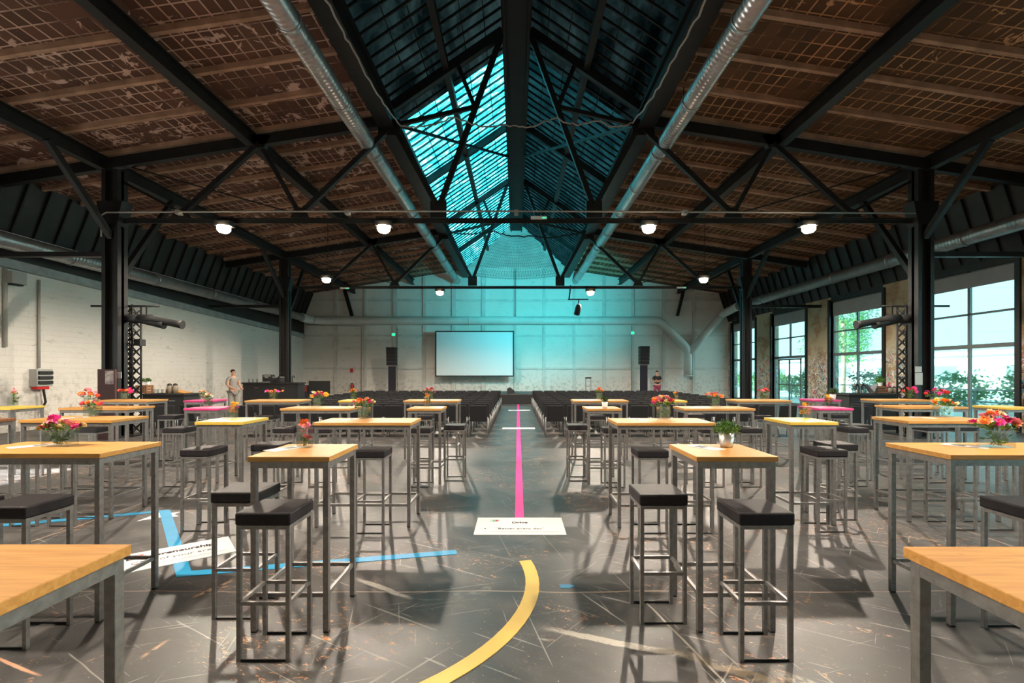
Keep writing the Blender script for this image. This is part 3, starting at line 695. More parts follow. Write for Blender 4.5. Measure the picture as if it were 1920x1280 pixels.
# =================================================================== FURNITURE
TH = 1.10
def make_table(w, d, topmat, label, loc):
    r = thing('bar_table', label, 'table', loc)
    obj('tabletop', box(nbm(), (-w/2, -d/2, TH-.032), (w/2, d/2, TH)), topmat, r, .003)
    L = .034; hx, hy = w/2-.012, d/2-.012
    for sx in (-1, 1):
        for sy in (-1, 1):
            x0 = sx*hx-(L if sx > 0 else 0); y0 = sy*hy-(L if sy > 0 else 0)
            lg = obj('leg', box(nbm(), (x0, y0, .008), (x0+L, y0+L, TH-.033)), M['frame'], r, .002)
            obj('foot_cap', box(nbm(), (x0+.002, y0+.002, 0), (x0+L-.002, y0+L-.002, .008)), M['rubber'], lg)
    f = nbm()
    for sy in (-1, 1):
        y0 = sy*hy-(L if sy > 0 else 0); box(f, (-hx+L, y0, TH-.073), (hx-L, y0+L, TH-.033))
        x0 = sy*hx-(L if sy > 0 else 0); box(f, (x0, -hy+L, TH-.073), (x0+L, hy-L, TH-.033))
    obj('apron', f, M['frame'], r, .001)
    for sy in (-1, 1):
        y0 = sy*(hy-L/2); obj('footrest', box(nbm(), (-hx+L, y0-.01, .22), (hx-L, y0+.01, .245)), M['frame'], r)
        x0 = sy*(hx-L/2); obj('footrest', box(nbm(), (x0-.01, -hy+L, .22), (x0+.01, hy-L, .245)), M['frame'], r)
    return r
SQ, LG, DP = .51, 1.03, .54
tables = {  # key: (x left edge, y near edge, long?, top, label)
 'L1': (-2.20, .92, 1, 'pine', 'long pine high table cut off at the bottom left corner of the view'),
 'L2': (-1.67, 2.98, 0, 'pine', 'small square pine high table with a tall vase of pink flowers, left of the aisle'),
 'L3': (-2.13, 5.02, 1, 'pine', 'long pine high table bordering the aisle on the left, behind the first square pine one'),
 'L4': (-1.60, 7.0, 0, 'pine', 'small square pine high table left of the aisle, nearly hiding behind the long pine one'),
 'L5': (-2.12, 9.0, 1, 'pine', 'farthest long pine high table left of the aisle, in front of the chair rows'),
 'L6': (-3.72, 3.10, 1, 'pine', 'long pine high table at the left edge with the big magenta bouquet'),
 'L7': (-3.42, 5.10, 0, 'yellow', 'square high table with yellow top, left side, nearer one with a yellow vase'),
 'L8': (-3.46, 7.02, 1, 'pine', 'long pine high table behind the yellow square one, with magenta and yellow flowers'),
 'L9': (-3.34, 9.0, 0, 'yellow', 'farthest yellow square high table on the left, before the chair rows'),
 'L10': (-5.50, 5.30, 1, 'pine', 'long pine high table on the left behind the big magenta bouquet'),
 'L11': (-4.89, 7.05, 0, 'magenta', 'nearer magenta square high table on the left'),
 'L12': (-5.10, 9.0, 1, 'pine', 'long pine high table in the last row before the far left column'),
 'L13': (-6.30, 5.02, 0, 'reddish', 'high table with dark reddish top peeking in at the left edge'),
 'L14': (-6.78, 7.1, 1, 'pine', 'long pine high table on the left with red and green flowers'),
 'L15': (-6.28, 9.05, 0, 'magenta', 'farther magenta square high table on the left'),
 'L16': (-8.05, 7.15, 0, 'yellow', 'yellow square high table at the far left edge near the wall box'),
 'L17': (-7.98, 9.05, 1, 'pine', 'long pine high table nearest the near left column'),
 'R1': (1.16, .90, 1, 'pine', 'long pine high table cut off at the bottom right corner of the view'),
 'R2': (1.12, 2.98, 0, 'pine', 'small square pine high table with the green plant in a silver pot'),
 'R3': (1.05, 5.0, 1, 'pine', 'long pine high table bordering the aisle on the right, with magenta lilies'),
 'R4': (1.03, 6.98, 0, 'pine', 'small square pine high table right of the aisle, with a small white pot'),
 'R5': (1.08, 9.0, 1, 'pine', 'farthest long pine high table right of the aisle, in front of the chair rows'),
 'R6': (2.76, 3.05, 1, 'pine', 'long pine high table at the right edge with the large colourful bouquet'),
 'R7': (2.90, 5.08, 0, 'yellow', 'square high table with yellow top, right side, nearer one'),
 'R8': (2.46, 7.0, 1, 'pine', 'long pine high table right of the aisle with an orange and pink bouquet'),
 'R9': (2.68, 8.95, 0, 'yellow', 'farthest yellow square high table on the right, before the chair rows'),
 'R10': (4.25, 5.2, 1, 'pine', 'long pine high table on the right with orange and yellow flowers'),
 'R11': (4.45, 7.05, 0, 'magenta', 'nearer magenta square high table on the right'),
 'R12': (4.19, 9.08, 1, 'pine', 'long pine high table in the last row, right, before the far right column'),
 'R14': (5.85, 7.3, 1, 'pine', 'long pine high table by the windows with dark red flowers'),
 'R15': (5.76, 9.25, 0, 'magenta', 'farther magenta square high table on the right'),
 'R16': (7.35, 7.2, 0, 'yellow', 'yellow square high table at the far right edge by the windows'),
 'R17': (6.98, 9.2, 1, 'pine', 'long pine high table before the right bar counter'),
}
protos = {}
def tree_of(o): return [(k, kids(k)) for k in kids(o)]
TB = {}
for k, (x, y, lg, tp, lab) in tables.items():
    w = LG if lg else SQ; c0 = (x+w/2, y+DP/2, 0)
    key = (lg, tp)
    if key not in protos:
        o = make_table(w, DP, M[tp], lab, c0); protos[key] = (o, tree_of(o))
    else: o = dup(protos[key][0], c0, 0, lab, tree=protos[key][1])
    o['group'] = 'high bar tables'
    TB[k] = (x, y, w)

def make_stool(label, loc):
    r = thing('bar_stool', label, 'stool', loc); s = .15; L = .024; H = .765
    bm = nbm(); box(bm, (-s-.006, -s-.006, H+.002), (s+.006, s+.006, H+.072)); obj('seat_cushion', bm, M['seat'], r, .010)
    bm = nbm()
    for a in (-1, 1):
        box(bm, (-s+L, a*s-(L if a > 0 else 0), H-.022), (s-L, a*s+(L if a < 0 else 0), H)); box(bm, (a*s-(L if a > 0 else 0), -s+L, H-.022), (a*s+(L if a < 0 else 0), s-L, H))
    obj('seat_frame', bm, M['frame'], r)
    for sx in (-1, 1):
        for sy in (-1, 1):
            x0 = sx*s-(L if sx > 0 else 0); y0 = sy*s-(L if sy > 0 else 0)
            obj('leg', box(nbm(), (x0, y0, 0), (x0+L, y0+L, H)), M['frame'], r, .0015)
    for a in (-1, 1):
        y0 = a*(s-L/2); obj('stretcher', box(nbm(), (-s+L, y0-.009, .315), (s-L, y0+.009, .335)), M['frame'], r)
        x0 = a*(s-L/2); obj('stretcher', box(nbm(), (x0-.009, -s+L, .315), (x0+.009, s-L, .335)), M['frame'], r)
    for a in (-1, 1): obj('floor_strip', box(nbm(), (-s+L, a*(s-.006)-.003, 0), (s-L, a*(s-.006)+.003, .012)), M['rubber'], r)  # thin dark strips on the floor between the feet
    return r
stools = [
 (-1.42, 2.84, 'front left black stool before the square pine table left of the aisle'),
 (-1.85, 3.30, 'black stool at the left side of the square pine table with pink flowers'),
 (-1.48, 4.98, 'black stool right behind the square pine table, at the long table by the left aisle'),
 (-3.28, 5.05, 'black stool in front of the nearer yellow table on the left'),
 (-3.02, 2.96, 'large looking black stool at the left edge before the bouquet table'),
 (-3.44, 2.93, 'black stool barely showing at the left edge of the view'),
 (-2.74, 5.38, 'black stool between the yellow table and the long pine table, left'),
 (-4.88, 6.97, 'black stool in front of the nearer magenta table, left'),
 (-6.45, 8.98, 'black stool at the farther magenta table, left'),
 (-6.15, 7.0, 'black stool before the long pine table with red and green flowers'),
 (-4.62, 8.93, 'black stool before the last row pine table near the far left column'),
 (-3.3, 6.95, 'left stool of the pair before the long pine table with magenta and yellow flowers'),
 (-2.8, 6.95, 'right stool of the pair before the long pine table with magenta and yellow flowers'),
 (-1.37, 6.94, 'black stool before the small square pine table left of the aisle'),
 (-.93, 7.33, 'black stool on the aisle side of the small square pine table, left'),
 (-1.7, 8.93, 'black stool before the farthest long table left of the aisle'),
 (-4.80, 5.21, 'right one of two stools whose legs show behind the big magenta bouquet table'),
 (-5.20, 5.21, 'left one of two stools whose legs show behind the big magenta bouquet table'),
 (.95, 3.24, 'black stool left of the square pine table with the green plant'),
 (1.405, 2.84, 'front black stool before the square pine table with the green plant'),
 (1.38, 4.98, 'left stool of the pair before the long aisle table with magenta lilies'),
 (1.84, 4.98, 'right stool of the pair before the long aisle table with magenta lilies'),
 (3.21, 5.02, 'black stool in front of the nearer yellow table on the right'),
 (3.60, 5.42, 'black stool on the window side of the nearer yellow table, right'),
 (4.86, 6.97, 'black stool before the nearer magenta table, right'),
 (5.20, 7.35, 'black stool on the window side of the nearer magenta table'),
 (6.1, 9.15, 'black stool before the farther magenta table, right'),
 (6.2, 7.2, 'left stool of the pair at the pine table with dark red flowers'),
 (6.65, 7.2, 'right stool of the pair at the pine table with dark red flowers'),
 (3.12, 2.92, 'black stool at the right edge of the view before the bouquet table'),
 (.93, 7.33, 'black stool on the aisle side of the small square pine table, right'),
 (1.39, 6.92, 'black stool before the small square pine table right of the aisle'),
 (1.48, 8.93, 'black stool before the farthest long table right of the aisle'),
 (2.80, 6.94, 'left stool of the pair before the long pine table with orange and pink bouquet'),
 (3.33, 6.94, 'right stool of the pair before the long pine table with orange and pink bouquet'),
 (3.42, 9.25, 'black stool beside the farthest yellow table, right'),
 (4.57, 9.0, 'black stool before the last row pine table on the right'),
 (4.59, 5.08, 'left stool of the pair before the pine table with orange and yellow flowers'),
 (4.99, 5.08, 'right stool of the pair before the pine table with orange and yellow flowers'),
]
st0 = None
for x, y, lab in stools:
    if st0 is None: st0 = make_stool(lab, (x, y, 0)); stt = tree_of(st0); o = st0
    else: o = dup(st0, (x, y, 0), 0, lab, tree=stt)
    o['group'] = 'black bar stools'

# conference chairs, facing the stage
def make_chair(label, loc):
    r = thing('conference_chair', label, 'chair', loc)
    bm = nbm(); box(bm, (-.22, -.19, .41), (.22, .25, .465)); obj('seat', bm, M['fabric'], r, .015)
    bm = nbm(); prism(bm, [(-.20, .39), (-.16, .39), (-.22, .80), (-.265, .80)], 'x', -.22, .22); obj('backrest', bm, M['fabric'], r, .012)
    for s in (-1, 1):
        obj('leg', tube(nbm(), [(s*.235, .21, .43), (s*.24, .25, 0)], .012, 6), M['chrome'], r)
        obj('leg', tube(nbm(), [(s*.235, -.13, .50), (s*.24, -.27, 0)], .012, 6), M['chrome'], r)
    bm = nbm()
    for s in (-1, 1): tube(bm, [(s*.235, -.12, .425), (s*.235, .21, .42)], .011, 6)
    tube(bm, [(-.235, -.12, .40), (.235, -.12, .40)], .010, 6); obj('side_rail', bm, M['chrome'], r)
    return r
ordn = ['first', 'second', 'third', 'fourth', 'fifth', 'sixth', 'seventh', 'eighth', 'ninth', 'tenth', 'eleventh', 'twelfth', 'thirteenth', 'fourteenth']
ch0 = None; NR = 12; NCOL = 12
for s, sn in ((-1, 'left'), (1, 'right')):
    for i in range(NR):
        for j in range(NCOL):
            x = s*(.98+.535*j) + (.0 if s > 0 else .02); y = 12.35+.93*i
            lab = 'black chair, %s from the aisle in the %s row from the tables, %s block' % (ordn[j], ordn[i], sn)
            jit = random.uniform(-.01, .01)
            if ch0 is None: ch0 = make_chair(lab, (x, y, 0)); cht = tree_of(ch0); o = ch0
            else: o = dup(ch0, (x+jit, y+random.uniform(-.02,.02), 0), random.uniform(-.012,.012), lab, tree=cht)
            o['group'] = 'rows of black conference chairs'
for x, y, rz, lab in ((-9.0, 12.3, .5, 'black chair with pale splayed legs before the left bar counter, outer one'), (-8.35, 12.5, -.3, 'black chair with pale splayed legs before the left bar counter, inner one'),
                      (7.6, 12.2, .2, 'black chair standing apart between the chair rows and the right bar counter'), (9.2, 12.9, -.4, 'black chair with pale legs just before the right bar counter'), (8.4, 12.0, .1, 'black chair behind the farther magenta table, beside the right counter')):
    o = dup(ch0, (x, y, 0), rz, lab, tree=cht); o['group'] = 'rows of black conference chairs'

# =================================================================== FLOWERS
def blossom_mesh(kind, mt, mc):
    bm = nbm()
    n = 9 if kind == 0 else 7
    for layer, (r0, z0, tilt, nn) in enumerate(((1.0, .0, .15, n), (.72, .12, .55, n-1), (.42, .2, .95, n-3))):
        for k in range(nn):
            a = 2*PI*k/nn+layer*.35; w = PI/nn*1.15*r0
            ca, sa = math.cos(a), math.sin(a)
            def Q(r, s, z): return bm.verts.new((ca*r-sa*s, sa*r+ca*s, z))
            p = [Q(.08, 0, z0), Q(r0*.55, -w*.8, z0+r0*tilt*.5), Q(r0, 0, z0+r0*tilt), Q(r0*.55, w*.8, z0+r0*tilt*.5), Q(r0*.5, 0, z0+r0*tilt*.35)]
            bm.faces.new((p[0], p[1], p[4])); bm.faces.new((p[1], p[2], p[4])); bm.faces.new((p[2], p[3], p[4])); bm.faces.new((p[3], p[0], p[4]))
    for f in bm.faces: f.smooth = True
    nf = len(bm.faces)
    bmesh.ops.create_icosphere(bm, subdivisions=1, radius=.24, matrix=Matrix.Translation((0,0,.25)))
    bm.faces.ensure_lookup_table()
    for f in bm.faces[nf:]: f.material_index = 1
    me = bpy.data.meshes.new('blossom'); bm.to_mesh(me); bm.free(); me.materials.append(mt); me.materials.append(mc); return me
BL = {k: [blossom_mesh(q, M['f_'+k], M['f_yellow'] if k in ('orange','cream','pink') else M['f_orange']) for q in (0, 1)] for k in FC}
def leafmesh(pts, size, up=1.0, bm=None):
    bm = bm or nbm()
    for p in pts:
        p = Vector(p); d = Vector((random.uniform(-1,1), random.uniform(-1,1), random.uniform(-.2, up))).normalized(); s = d.cross(Vector((random.random(),random.random(),1))).normalized()
        l = size*random.uniform(.6,1.3); w = l*.28
        a = bm.verts.new(p); b = bm.verts.new(p+d*l*.5+s*w); c = bm.verts.new(p+d*l); e = bm.verts.new(p+d*l*.5-s*w); m_ = bm.verts.new(p+d*l*.5+Vector((0,0,-w*.3)))
        for f in ((a,b,m_),(b,c,m_),(c,e,m_),(e,a,m_)): bm.faces.new(f)
    return bm
def bouquet(tab, px, py, vw, vd, vh, colors, label, spread=.10, rise=.10, n=9, fs=.022, round_=False, z=TH, rz=0, inside=False):
    Y = F*(HC-z)/(py-VY) + vd/2; x = X(px, Y)
    if tab: tx, ty, tw = TB[tab]; x = min(max(x, tx+vw/2+.02), tx+tw-vw/2-.02); Y = min(max(Y, ty+vd/2+.03), ty+DP-vd/2-.03)
    r = thing('flower_vase', label, 'vase', (x, Y, z+.001), rz)
    bm = nbm(); t_ = .004
    if round_:
        lathe(bm, [(vw/2*.85,0),(vw/2,vh),(vw/2-t_,vh),(vw/2*.85-t_,.008),(.001,.008)], 20)
    else:
        for a, b in (((-vw/2,-vd/2,0),(vw/2,vd/2,.008)), ((-vw/2,-vd/2,.008),(-vw/2+t_,vd/2,vh)), ((vw/2-t_,-vd/2,.008),(vw/2,vd/2,vh)), ((-vw/2+t_,-vd/2,.008),(vw/2-t_,-vd/2+t_,vh)), ((-vw/2+t_,vd/2-t_,.008),(vw/2-t_,vd/2,vh))): box(bm, a, b)
    obj('glass_vase', bm, M['vase'], r)
    heads = []; st = nbm()
    for i in range(n):
        f = (i+.5)/n*2-1; hx = f*spread*random.uniform(.8,1.05); hy = random.uniform(-.5,.5)*vd*1.3
        hz = vh+rise*(1-.55*f*f)*random.uniform(.35,1) if not inside else random.uniform(.35, 1.25)*vh+.0
        if inside: hx = random.uniform(-.32,.32)*vw; hy = random.uniform(-.3,.3)*vd
        heads.append((hx, hy, hz)); bx = -hx*.3*min(1, vw/.2); tube(st, [(max(-vw*.35, min(vw*.35, bx)), random.uniform(-.3,.3)*vd, .012), (max(-vw*.4, min(vw*.4, hx*.5)), hy*.4, vh*.9 if not inside else hz*.6), (hx, hy, hz)], .0018, 4)
    obj('stems', st, M['stem'], r)
    lp = [(random.uniform(-.42,.42)*vw, random.uniform(-.4,.4)*vd, random.uniform(.2,1)*vh*.8) for _ in range(26)]
    if not inside: lp += [(h[0]*random.uniform(.5,1.1), h[1], vh+max(0, h[2]-vh)*random.uniform(.0,.8)) for h in heads for _ in range(4)]
    obj('foliage', leafmesh(lp, .045 if not inside else .03, 1.2), M['green'], r)
    for i, h in enumerate(heads):
        me = random.choice(BL[colors[i % len(colors)]]); b = bpy.data.objects.new('blossom', me); C.objects.link(b); b.parent = r
        s_ = fs*random.uniform(.8,1.3); b.scale = (s_, s_, s_); b.location = h; b.rotation_euler = (random.uniform(.1,.9), random.uniform(-.5,.5)+h[0]*3, random.uniform(0,6))
    return r
bq = bouquet
bq('L6', 113, 838, .18, .10, .105, ['magenta','orange','pink','magenta','cream','purple'], 'wide glass vase with a big magenta and orange bouquet on the left edge table', .14, .10, 17, .034)
bq('L2', 572, 840, .085, .085, .15, ['pink','orange','magenta','pink','orange'], 'tall glass vase packed with pink and orange flowers on the small square table', n=15, fs=.024, inside=True)
bq('L3', 687, 784, .12, .10, .13, ['magenta','pink','cream','orange','red'], 'glass vase with magenta and pale flowers on the long table left of the aisle', .13, .12, 13, .032)
bq('L10', 174, 781, .15, .10, .12, ['orange','magenta','red','pink','cream'], 'glass vase with orange and pink flowers on the long table behind the big bouquet', .15, .08, 13, .032)
bq('L7', 437, 784, .09, .09, .14, ['yellow','orange','yellow'], 'square glass vase filled with yellow flowers on the nearer yellow table, left', n=13, fs=.03, inside=True)
bq('L8', 602, 761, .12, .10, .13, ['yellow','cream','magenta','magenta'], 'glass vase with magenta and yellow flowers on the second long table, left', .15, .10, 9, .04)
bq('L12', 520, 748, .13, .10, .12, ['red','magenta','orange'], 'glass vase with red flowers on the last row table near the far left column', .16, .08, 9, .04)
bq('L9', 666, 748, .08, .08, .13, ['orange','yellow'], 'small vase with orange flowers on the farthest yellow table, left', .05, .09, 5, .04)
bq('L5', 809, 748, .12, .10, .12, ['pink','red','purple'], 'glass vase with dusky pink flowers on the farthest table left of the aisle', .13, .12, 9, .036)
bq('L4', 801, 762, .09, .09, .16, ['yellow','orange','cream'], 'tall glass with yellow flowers on the small square table far left of the aisle', n=11, fs=.026, inside=True)
bq('L11', 397, 760, .09, .09, .13, ['pink','cream'], 'glass with pale pink flowers on the nearer magenta table, left', .06, .08, 6, .03)
bq('L14', 188, 755, .13, .11, .13, ['red','orange','pink'], 'glass vase with red and orange flowers among green on the left', .17, .13, 11, .04)
bq('L17', 243, 748, .13, .10, .12, ['orange','red','magenta'], 'glass vase with orange and red flowers by the near left column', .17, .09, 9, .045)
bq('L16', 27, 760, .09, .09, .14, ['orange','cream','pink'], 'glass vase with peach flowers on the yellow table at the left edge', .07, .13, 6, .035)
bq('L15', 381, 748, .10, .09, .12, ['cream','orange'], 'small glass vase on the farther magenta table, left', .06, .05, 5, .03)
bq('R3', 1239, 784, .13, .10, .14, ['magenta','orange','magenta','pink','cream'], 'glass vase with magenta lilies and orange flowers on the right aisle table', .15, .12, 13, .038)
bq('R6', 1868, 840, .17, .11, .12, ['magenta','orange','cream','pink','orange','magenta'], 'large glass vase with magenta, orange and cream bouquet at the right edge', .14, .13, 18, .036)
bq('R7', 1503, 783, .10, .09, .13, ['yellow','yellow','orange'], 'square glass vase with yellow flowers on the nearer yellow table, right', n=13, fs=.03, inside=True)
bq('R10', 1745, 780, .17, .10, .13, ['orange','yellow','cream'], 'wide glass vase with orange and yellow flowers on the right', .14, .10, 12, .038)
bq('R8', 1333, 761, .13, .10, .13, ['orange','pink','cream','red'], 'glass vase with orange and pink flowers on the second long table, right', .17, .10, 11, .04)
bq('R9', 1259, 747, .08, .08, .13, ['orange','yellow','red'], 'narrow vase with orange flowers on the farthest yellow table, right', n=8, fs=.028, inside=True)
bq('R11', 1547, 760, .09, .09, .13, ['yellow','orange'], 'glass with amber flowers on the nearer magenta table, right', n=9, fs=.03, inside=True)
bq('R12', 1421, 747, .12, .10, .12, ['pink','red'], 'glass vase with salmon flowers on the last row table, right', .13, .09, 8, .04)
bq('R5', 1121, 748, .12, .10, .13, ['orange','red','orange'], 'glass vase with orange red flowers on the farthest table right of the aisle', .09, .12, 8, .035)
bq('R14', 1763, 757, .14, .10, .13, ['red','purple','magenta'], 'glass vase with dark red flowers on the table by the windows', .16, .14, 10, .04)
bq('R17', 1709, 746, .13, .10, .12, ['red','magenta'], 'glass vase with red flowers on the table before the right bar counter', .17, .10, 8, .045)

# potted plants on tables
def potplant(loc, pr, ph, fr, fh, label, potmat, leaf='green', n=500, ls=.018):
    r = thing('potted_plant', label, 'plant', loc)
    obj('pot', lathe(nbm(), [(pr*.78,0),(pr*.86,ph*.2),(pr,ph),(pr*.93,ph),(pr*.86,ph*.88),(.002,ph*.86)], 24), potmat, r)
    pts = []
    for _ in range(n):
        a = random.uniform(0, 2*PI); u = random.random()**.5; el = random.uniform(0, PI/2)
        pts.append((fr*u*math.cos(a)*math.cos(el)**.4, fr*u*math.sin(a)*math.cos(el)**.4, ph*.9+fh*random.uniform(.1,1)*(1-.55*u*u)))
    obj('foliage', leafmesh(pts, ls, 1.2), M[leaf], r)
silver = mat('silver_pot', (.72,.68,.64), .3, .7)
yy = F*.52/(840-VY)+.06
potplant((X(1362, yy), yy, TH+.001), .052, .10, .095, .10, 'round green plant in a silver pot on the square table right of the aisle', silver, n=900, ls=.016)
yy = 7.15; potplant((X(1134, yy), yy, TH+.001), .045, .09, .05, .09, 'small dark plant in a white pot on the small square table, right', M['whitebox'], 'darkgreen', 160, .03)
yy = 9.5; potplant((X(1561, yy), yy, TH+.001), .06, .1, .1, .12, 'small green plant in a pot on the farther magenta table, right', M['whitebox'], 'darkgreen', 160, .05)

# paper menus
def paper(tab, px, py, rz, label, w=.12, d=.25):
    tx, ty, tw = TB[tab]; Y = F*.52/(py-VY); x = X(px, Y)
    x = min(max(x, tx+.08), tx+tw-.08); Y = min(max(Y, ty+.16), ty+DP-.16)
    r = thing('menu_sheet', label, 'paper', (x, Y, TH+.0008), rz); r['group'] = 'menu sheets on the tables'
    obj('sheet', box(nbm(), (-w/2, -d/2, 0), (w/2, d/2, .0015)), M['paper'], r)
    obj('printed_block', box(nbm(), (-w*.3, 0, .0015), (w*.3, d*.3, .0019)), M['inkgrey'], r)
paper('L2', 535, 841, -.5, 'white menu sheet beside the tall pink vase'); paper('L3', 655, 786, -.5, 'white menu sheet on the long table left of the aisle')
paper('L6', 62, 836, -.6, 'white menu sheet beside the big magenta bouquet'); paper('L10', 140, 783, -.6, 'white menu sheet on the long table behind the big bouquet')
paper('R2', 1322, 839, .5, 'white menu sheet beside the silver pot'); paper('R3', 1198, 786, .5, 'white menu sheet beside the magenta lilies')
paper('R6', 1810, 836, .6, 'white menu sheet at the right edge beside the large bouquet'); paper('R7', 1470, 785, .6, 'white menu sheet on the nearer yellow table, right')
paper('L7', 412, 785, -.5, 'white menu sheet on the nearer yellow table, left'); paper('R10', 1712, 781, .6, 'white menu sheet beside the orange and yellow flowers')

# =================================================================== STAGE END
st = thing('stage_platform', 'low black stage platform across the end of the aisle', 'stage', (0.6, 26.6, 0))
obj('deck', box(nbm(), (-5.2, -1.6, .46), (5.2, 1.9, .54)), mottled('stage_deck', (.03,.032,.033), (.05,.052,.053), 3, .5), st)
obj('skirt', box(nbm(), (-5.18, -1.58, 0), (5.18, 1.88, .46)), M['fabric'], st)
ysn = 29.9; sc_ = thing('projection_screen', 'large white projection screen with thin black frame before the back wall', 'screen', (X(890, ysn), ysn, 0))
x0, x1 = X(816, ysn)-X(890, ysn), X(964, ysn)-X(890, ysn); z0, z1 = Zp(706, ysn), Zp(620, ysn)
obj('screen_surface', box(nbm(), (x0+.06, -.02, z0+.06), (x1-.06, .0, z1-.06)), M['screen'], sc_)
bm = nbm(); box(bm, (x0, -.04, z0), (x1, .03, z0+.08)); box(bm, (x0, -.04, z1-.08), (x1, .03, z1)); box(bm, (x0, -.04, z0+.08), (x0+.08, .03, z1-.08)); box(bm, (x1-.08, -.04, z0+.08), (x1, .03, z1-.08))
obj('screen_frame', bm, M['blackbox'], sc_)
for x in (x0+.5, x1-.5): obj('wall_mount', bar(nbm(), (x, .02, z1-.3), (x, YB-ysn-.02, z1-.3), .06), M['blackbox'], sc_)
def speaker(px, label, top, bot):
    Y = 28.6; r = thing('speaker_tower', label, 'speaker', (X(px, Y), Y, 0))
    obj('base', box(nbm(), (-.4, -.35, 0), (.4, .35, .06)), M['blackbox'], r); 
    zb_ = Zp(bot, Y); zt_ = Zp(top, Y); obj('pillar', box(nbm(), (-.18, -.18, .06), (.18, .18, zb_-.05)), mat('pillar_cloth', (.02,.018,.03), .9) if 'pillar_cloth' not in MATS else MATS['pillar_cloth'], r)
    obj('flying_frame', box(nbm(), (-.2, -.2, zb_-.05), (.2, .2, zb_)), M['frame'], r)
    n = 5; h = (zt_-zb_)/n
    for i in range(n):
        z = zb_+h*i; t_ = .02*i
        sb = obj('cabinet', prism(nbm(), [(-.25-t_, z+.004), (.22, z+.01), (.22, z+h-.01), (-.25-t_, z+h-.004)], 'x', -.27, .27), M['blackbox'], r)
        obj('grille', box(nbm(), (-.24, -.262-t_, z+.03), (.24, -.250-t_, z+h-.03)), M['fabric'], sb)
speaker(735, 'black speaker tower left of the screen', 651, 685); speaker(1207, 'black speaker tower right of the screen, beside the standing man', 649, 683)
o = dup(st0, (X(1103, 27.6), 27.6, .54), 0, 'single black bar stool standing on the stage', tree=stt); o['group'] = 'black bar stools'
# small monitor wedge on the stage
bm = nbm(); prism(bm, [(-.2,0),(.2,0),(.2,.12),(-.05,.32),(-.2,.25)], 'y', -.2, .2); o = tag(obj('stage_monitor', bm, M['blackbox']), 'small black floor monitor on the stage by the aisle', 'speaker'); o.location = (X(958, 25.6), 25.6, .54)
# green exit lamps
for px, py, l in ((738, 627, 'left'), (1186, 624, 'right')):
    Y = YB-.2; r = thing('exit_sign', 'small green lit exit sign high on the %s part of the back wall' % l, 'sign', (X(px, Y), Y, Zp(py, Y)))
    obj('housing', box(nbm(), (-.12, -.03, -.10), (.12, .08, .10)), M['whitebox'], r); obj('lit_panel', box(nbm(), (-.10, -.037, -.08), (.10, -.031, .08)), M['exit'], r)
# extinguisher, sign
Y = YB-.3
r = thing('fire_extinguisher', 'red fire extinguisher mounted low on the back wall', 'extinguisher', (X(660, Y), Y, .40))
obj('cylinder_body', lathe(nbm(), [(.08,0),(.09,.02),(.09,.42),(.05,.5),(.03,.52)], 16), M['redmat'], r); obj('valve', box(nbm(), (-.06,-.02,.52), (.07,.02,.58)), M['blackbox'], r)
obj('hose', tube(nbm(), [(.05,0,.55),(.13,-.02,.45),(.12,-.02,.2)], .014, 6), M['rubber'], r); obj('wall_bracket', box(nbm(), (-.05,.08,.1), (.05,.22,.4)), M['steel'], r)
tag(obj('safety_sign', box(nbm(), (-.09,-.01,-.12), (.09,.01,.12)), M['redmat'], loc=(X(659, YB-.15), YB-.14, Zp(694, YB))), 'small red square sign above the fire extinguisher', 'sign')
# conduits on the back wall
for pts, lab in (([(X(678, YB-.1), YB-.18, Zp(735, YB)), (X(678, YB-.1), YB-.18, Zp(612, YB)), (X(575, YB-.1), YB-.18, Zp(609, YB))], 'thin dark conduit below the painted duct, left part of the back wall'),
                 ([(X(745, YB-.1), YB-.16, Zp(735, YB)), (X(745, YB-.1), YB-.16, Zp(615, YB))], 'dark conduit behind the left speaker tower'), ([(X(1184, YB-.1), YB-.16, Zp(735, YB)), (X(1184, YB-.1), YB-.16, Zp(612, YB))], 'dark conduit below the right exit sign'),
                 ([(X(966, YB-.1), YB-.16, Zp(595, YB)), (X(966, YB-.1), YB-.16, 8.2)], 'dark conduit rising above the duct in the middle of the back wall')):
    tag(obj('conduit_pipe', tube(nbm(), pts, .028, 6), MATS['grey_conduit']), lab, 'pipe')
for px, d_, l in ((646, 14, 'left'), (1282, -12, 'right')):
    Y = 30.7; tag(obj('wall_bracket', bar(nbm(), (X(px, Y), Y, Zp(543, Y)), (X(px+d_, Y), Y, Zp(592, Y)), .16, .2), M['steel']), 'black slanting bracket high on the %s part of the back wall' % l, 'bracket')

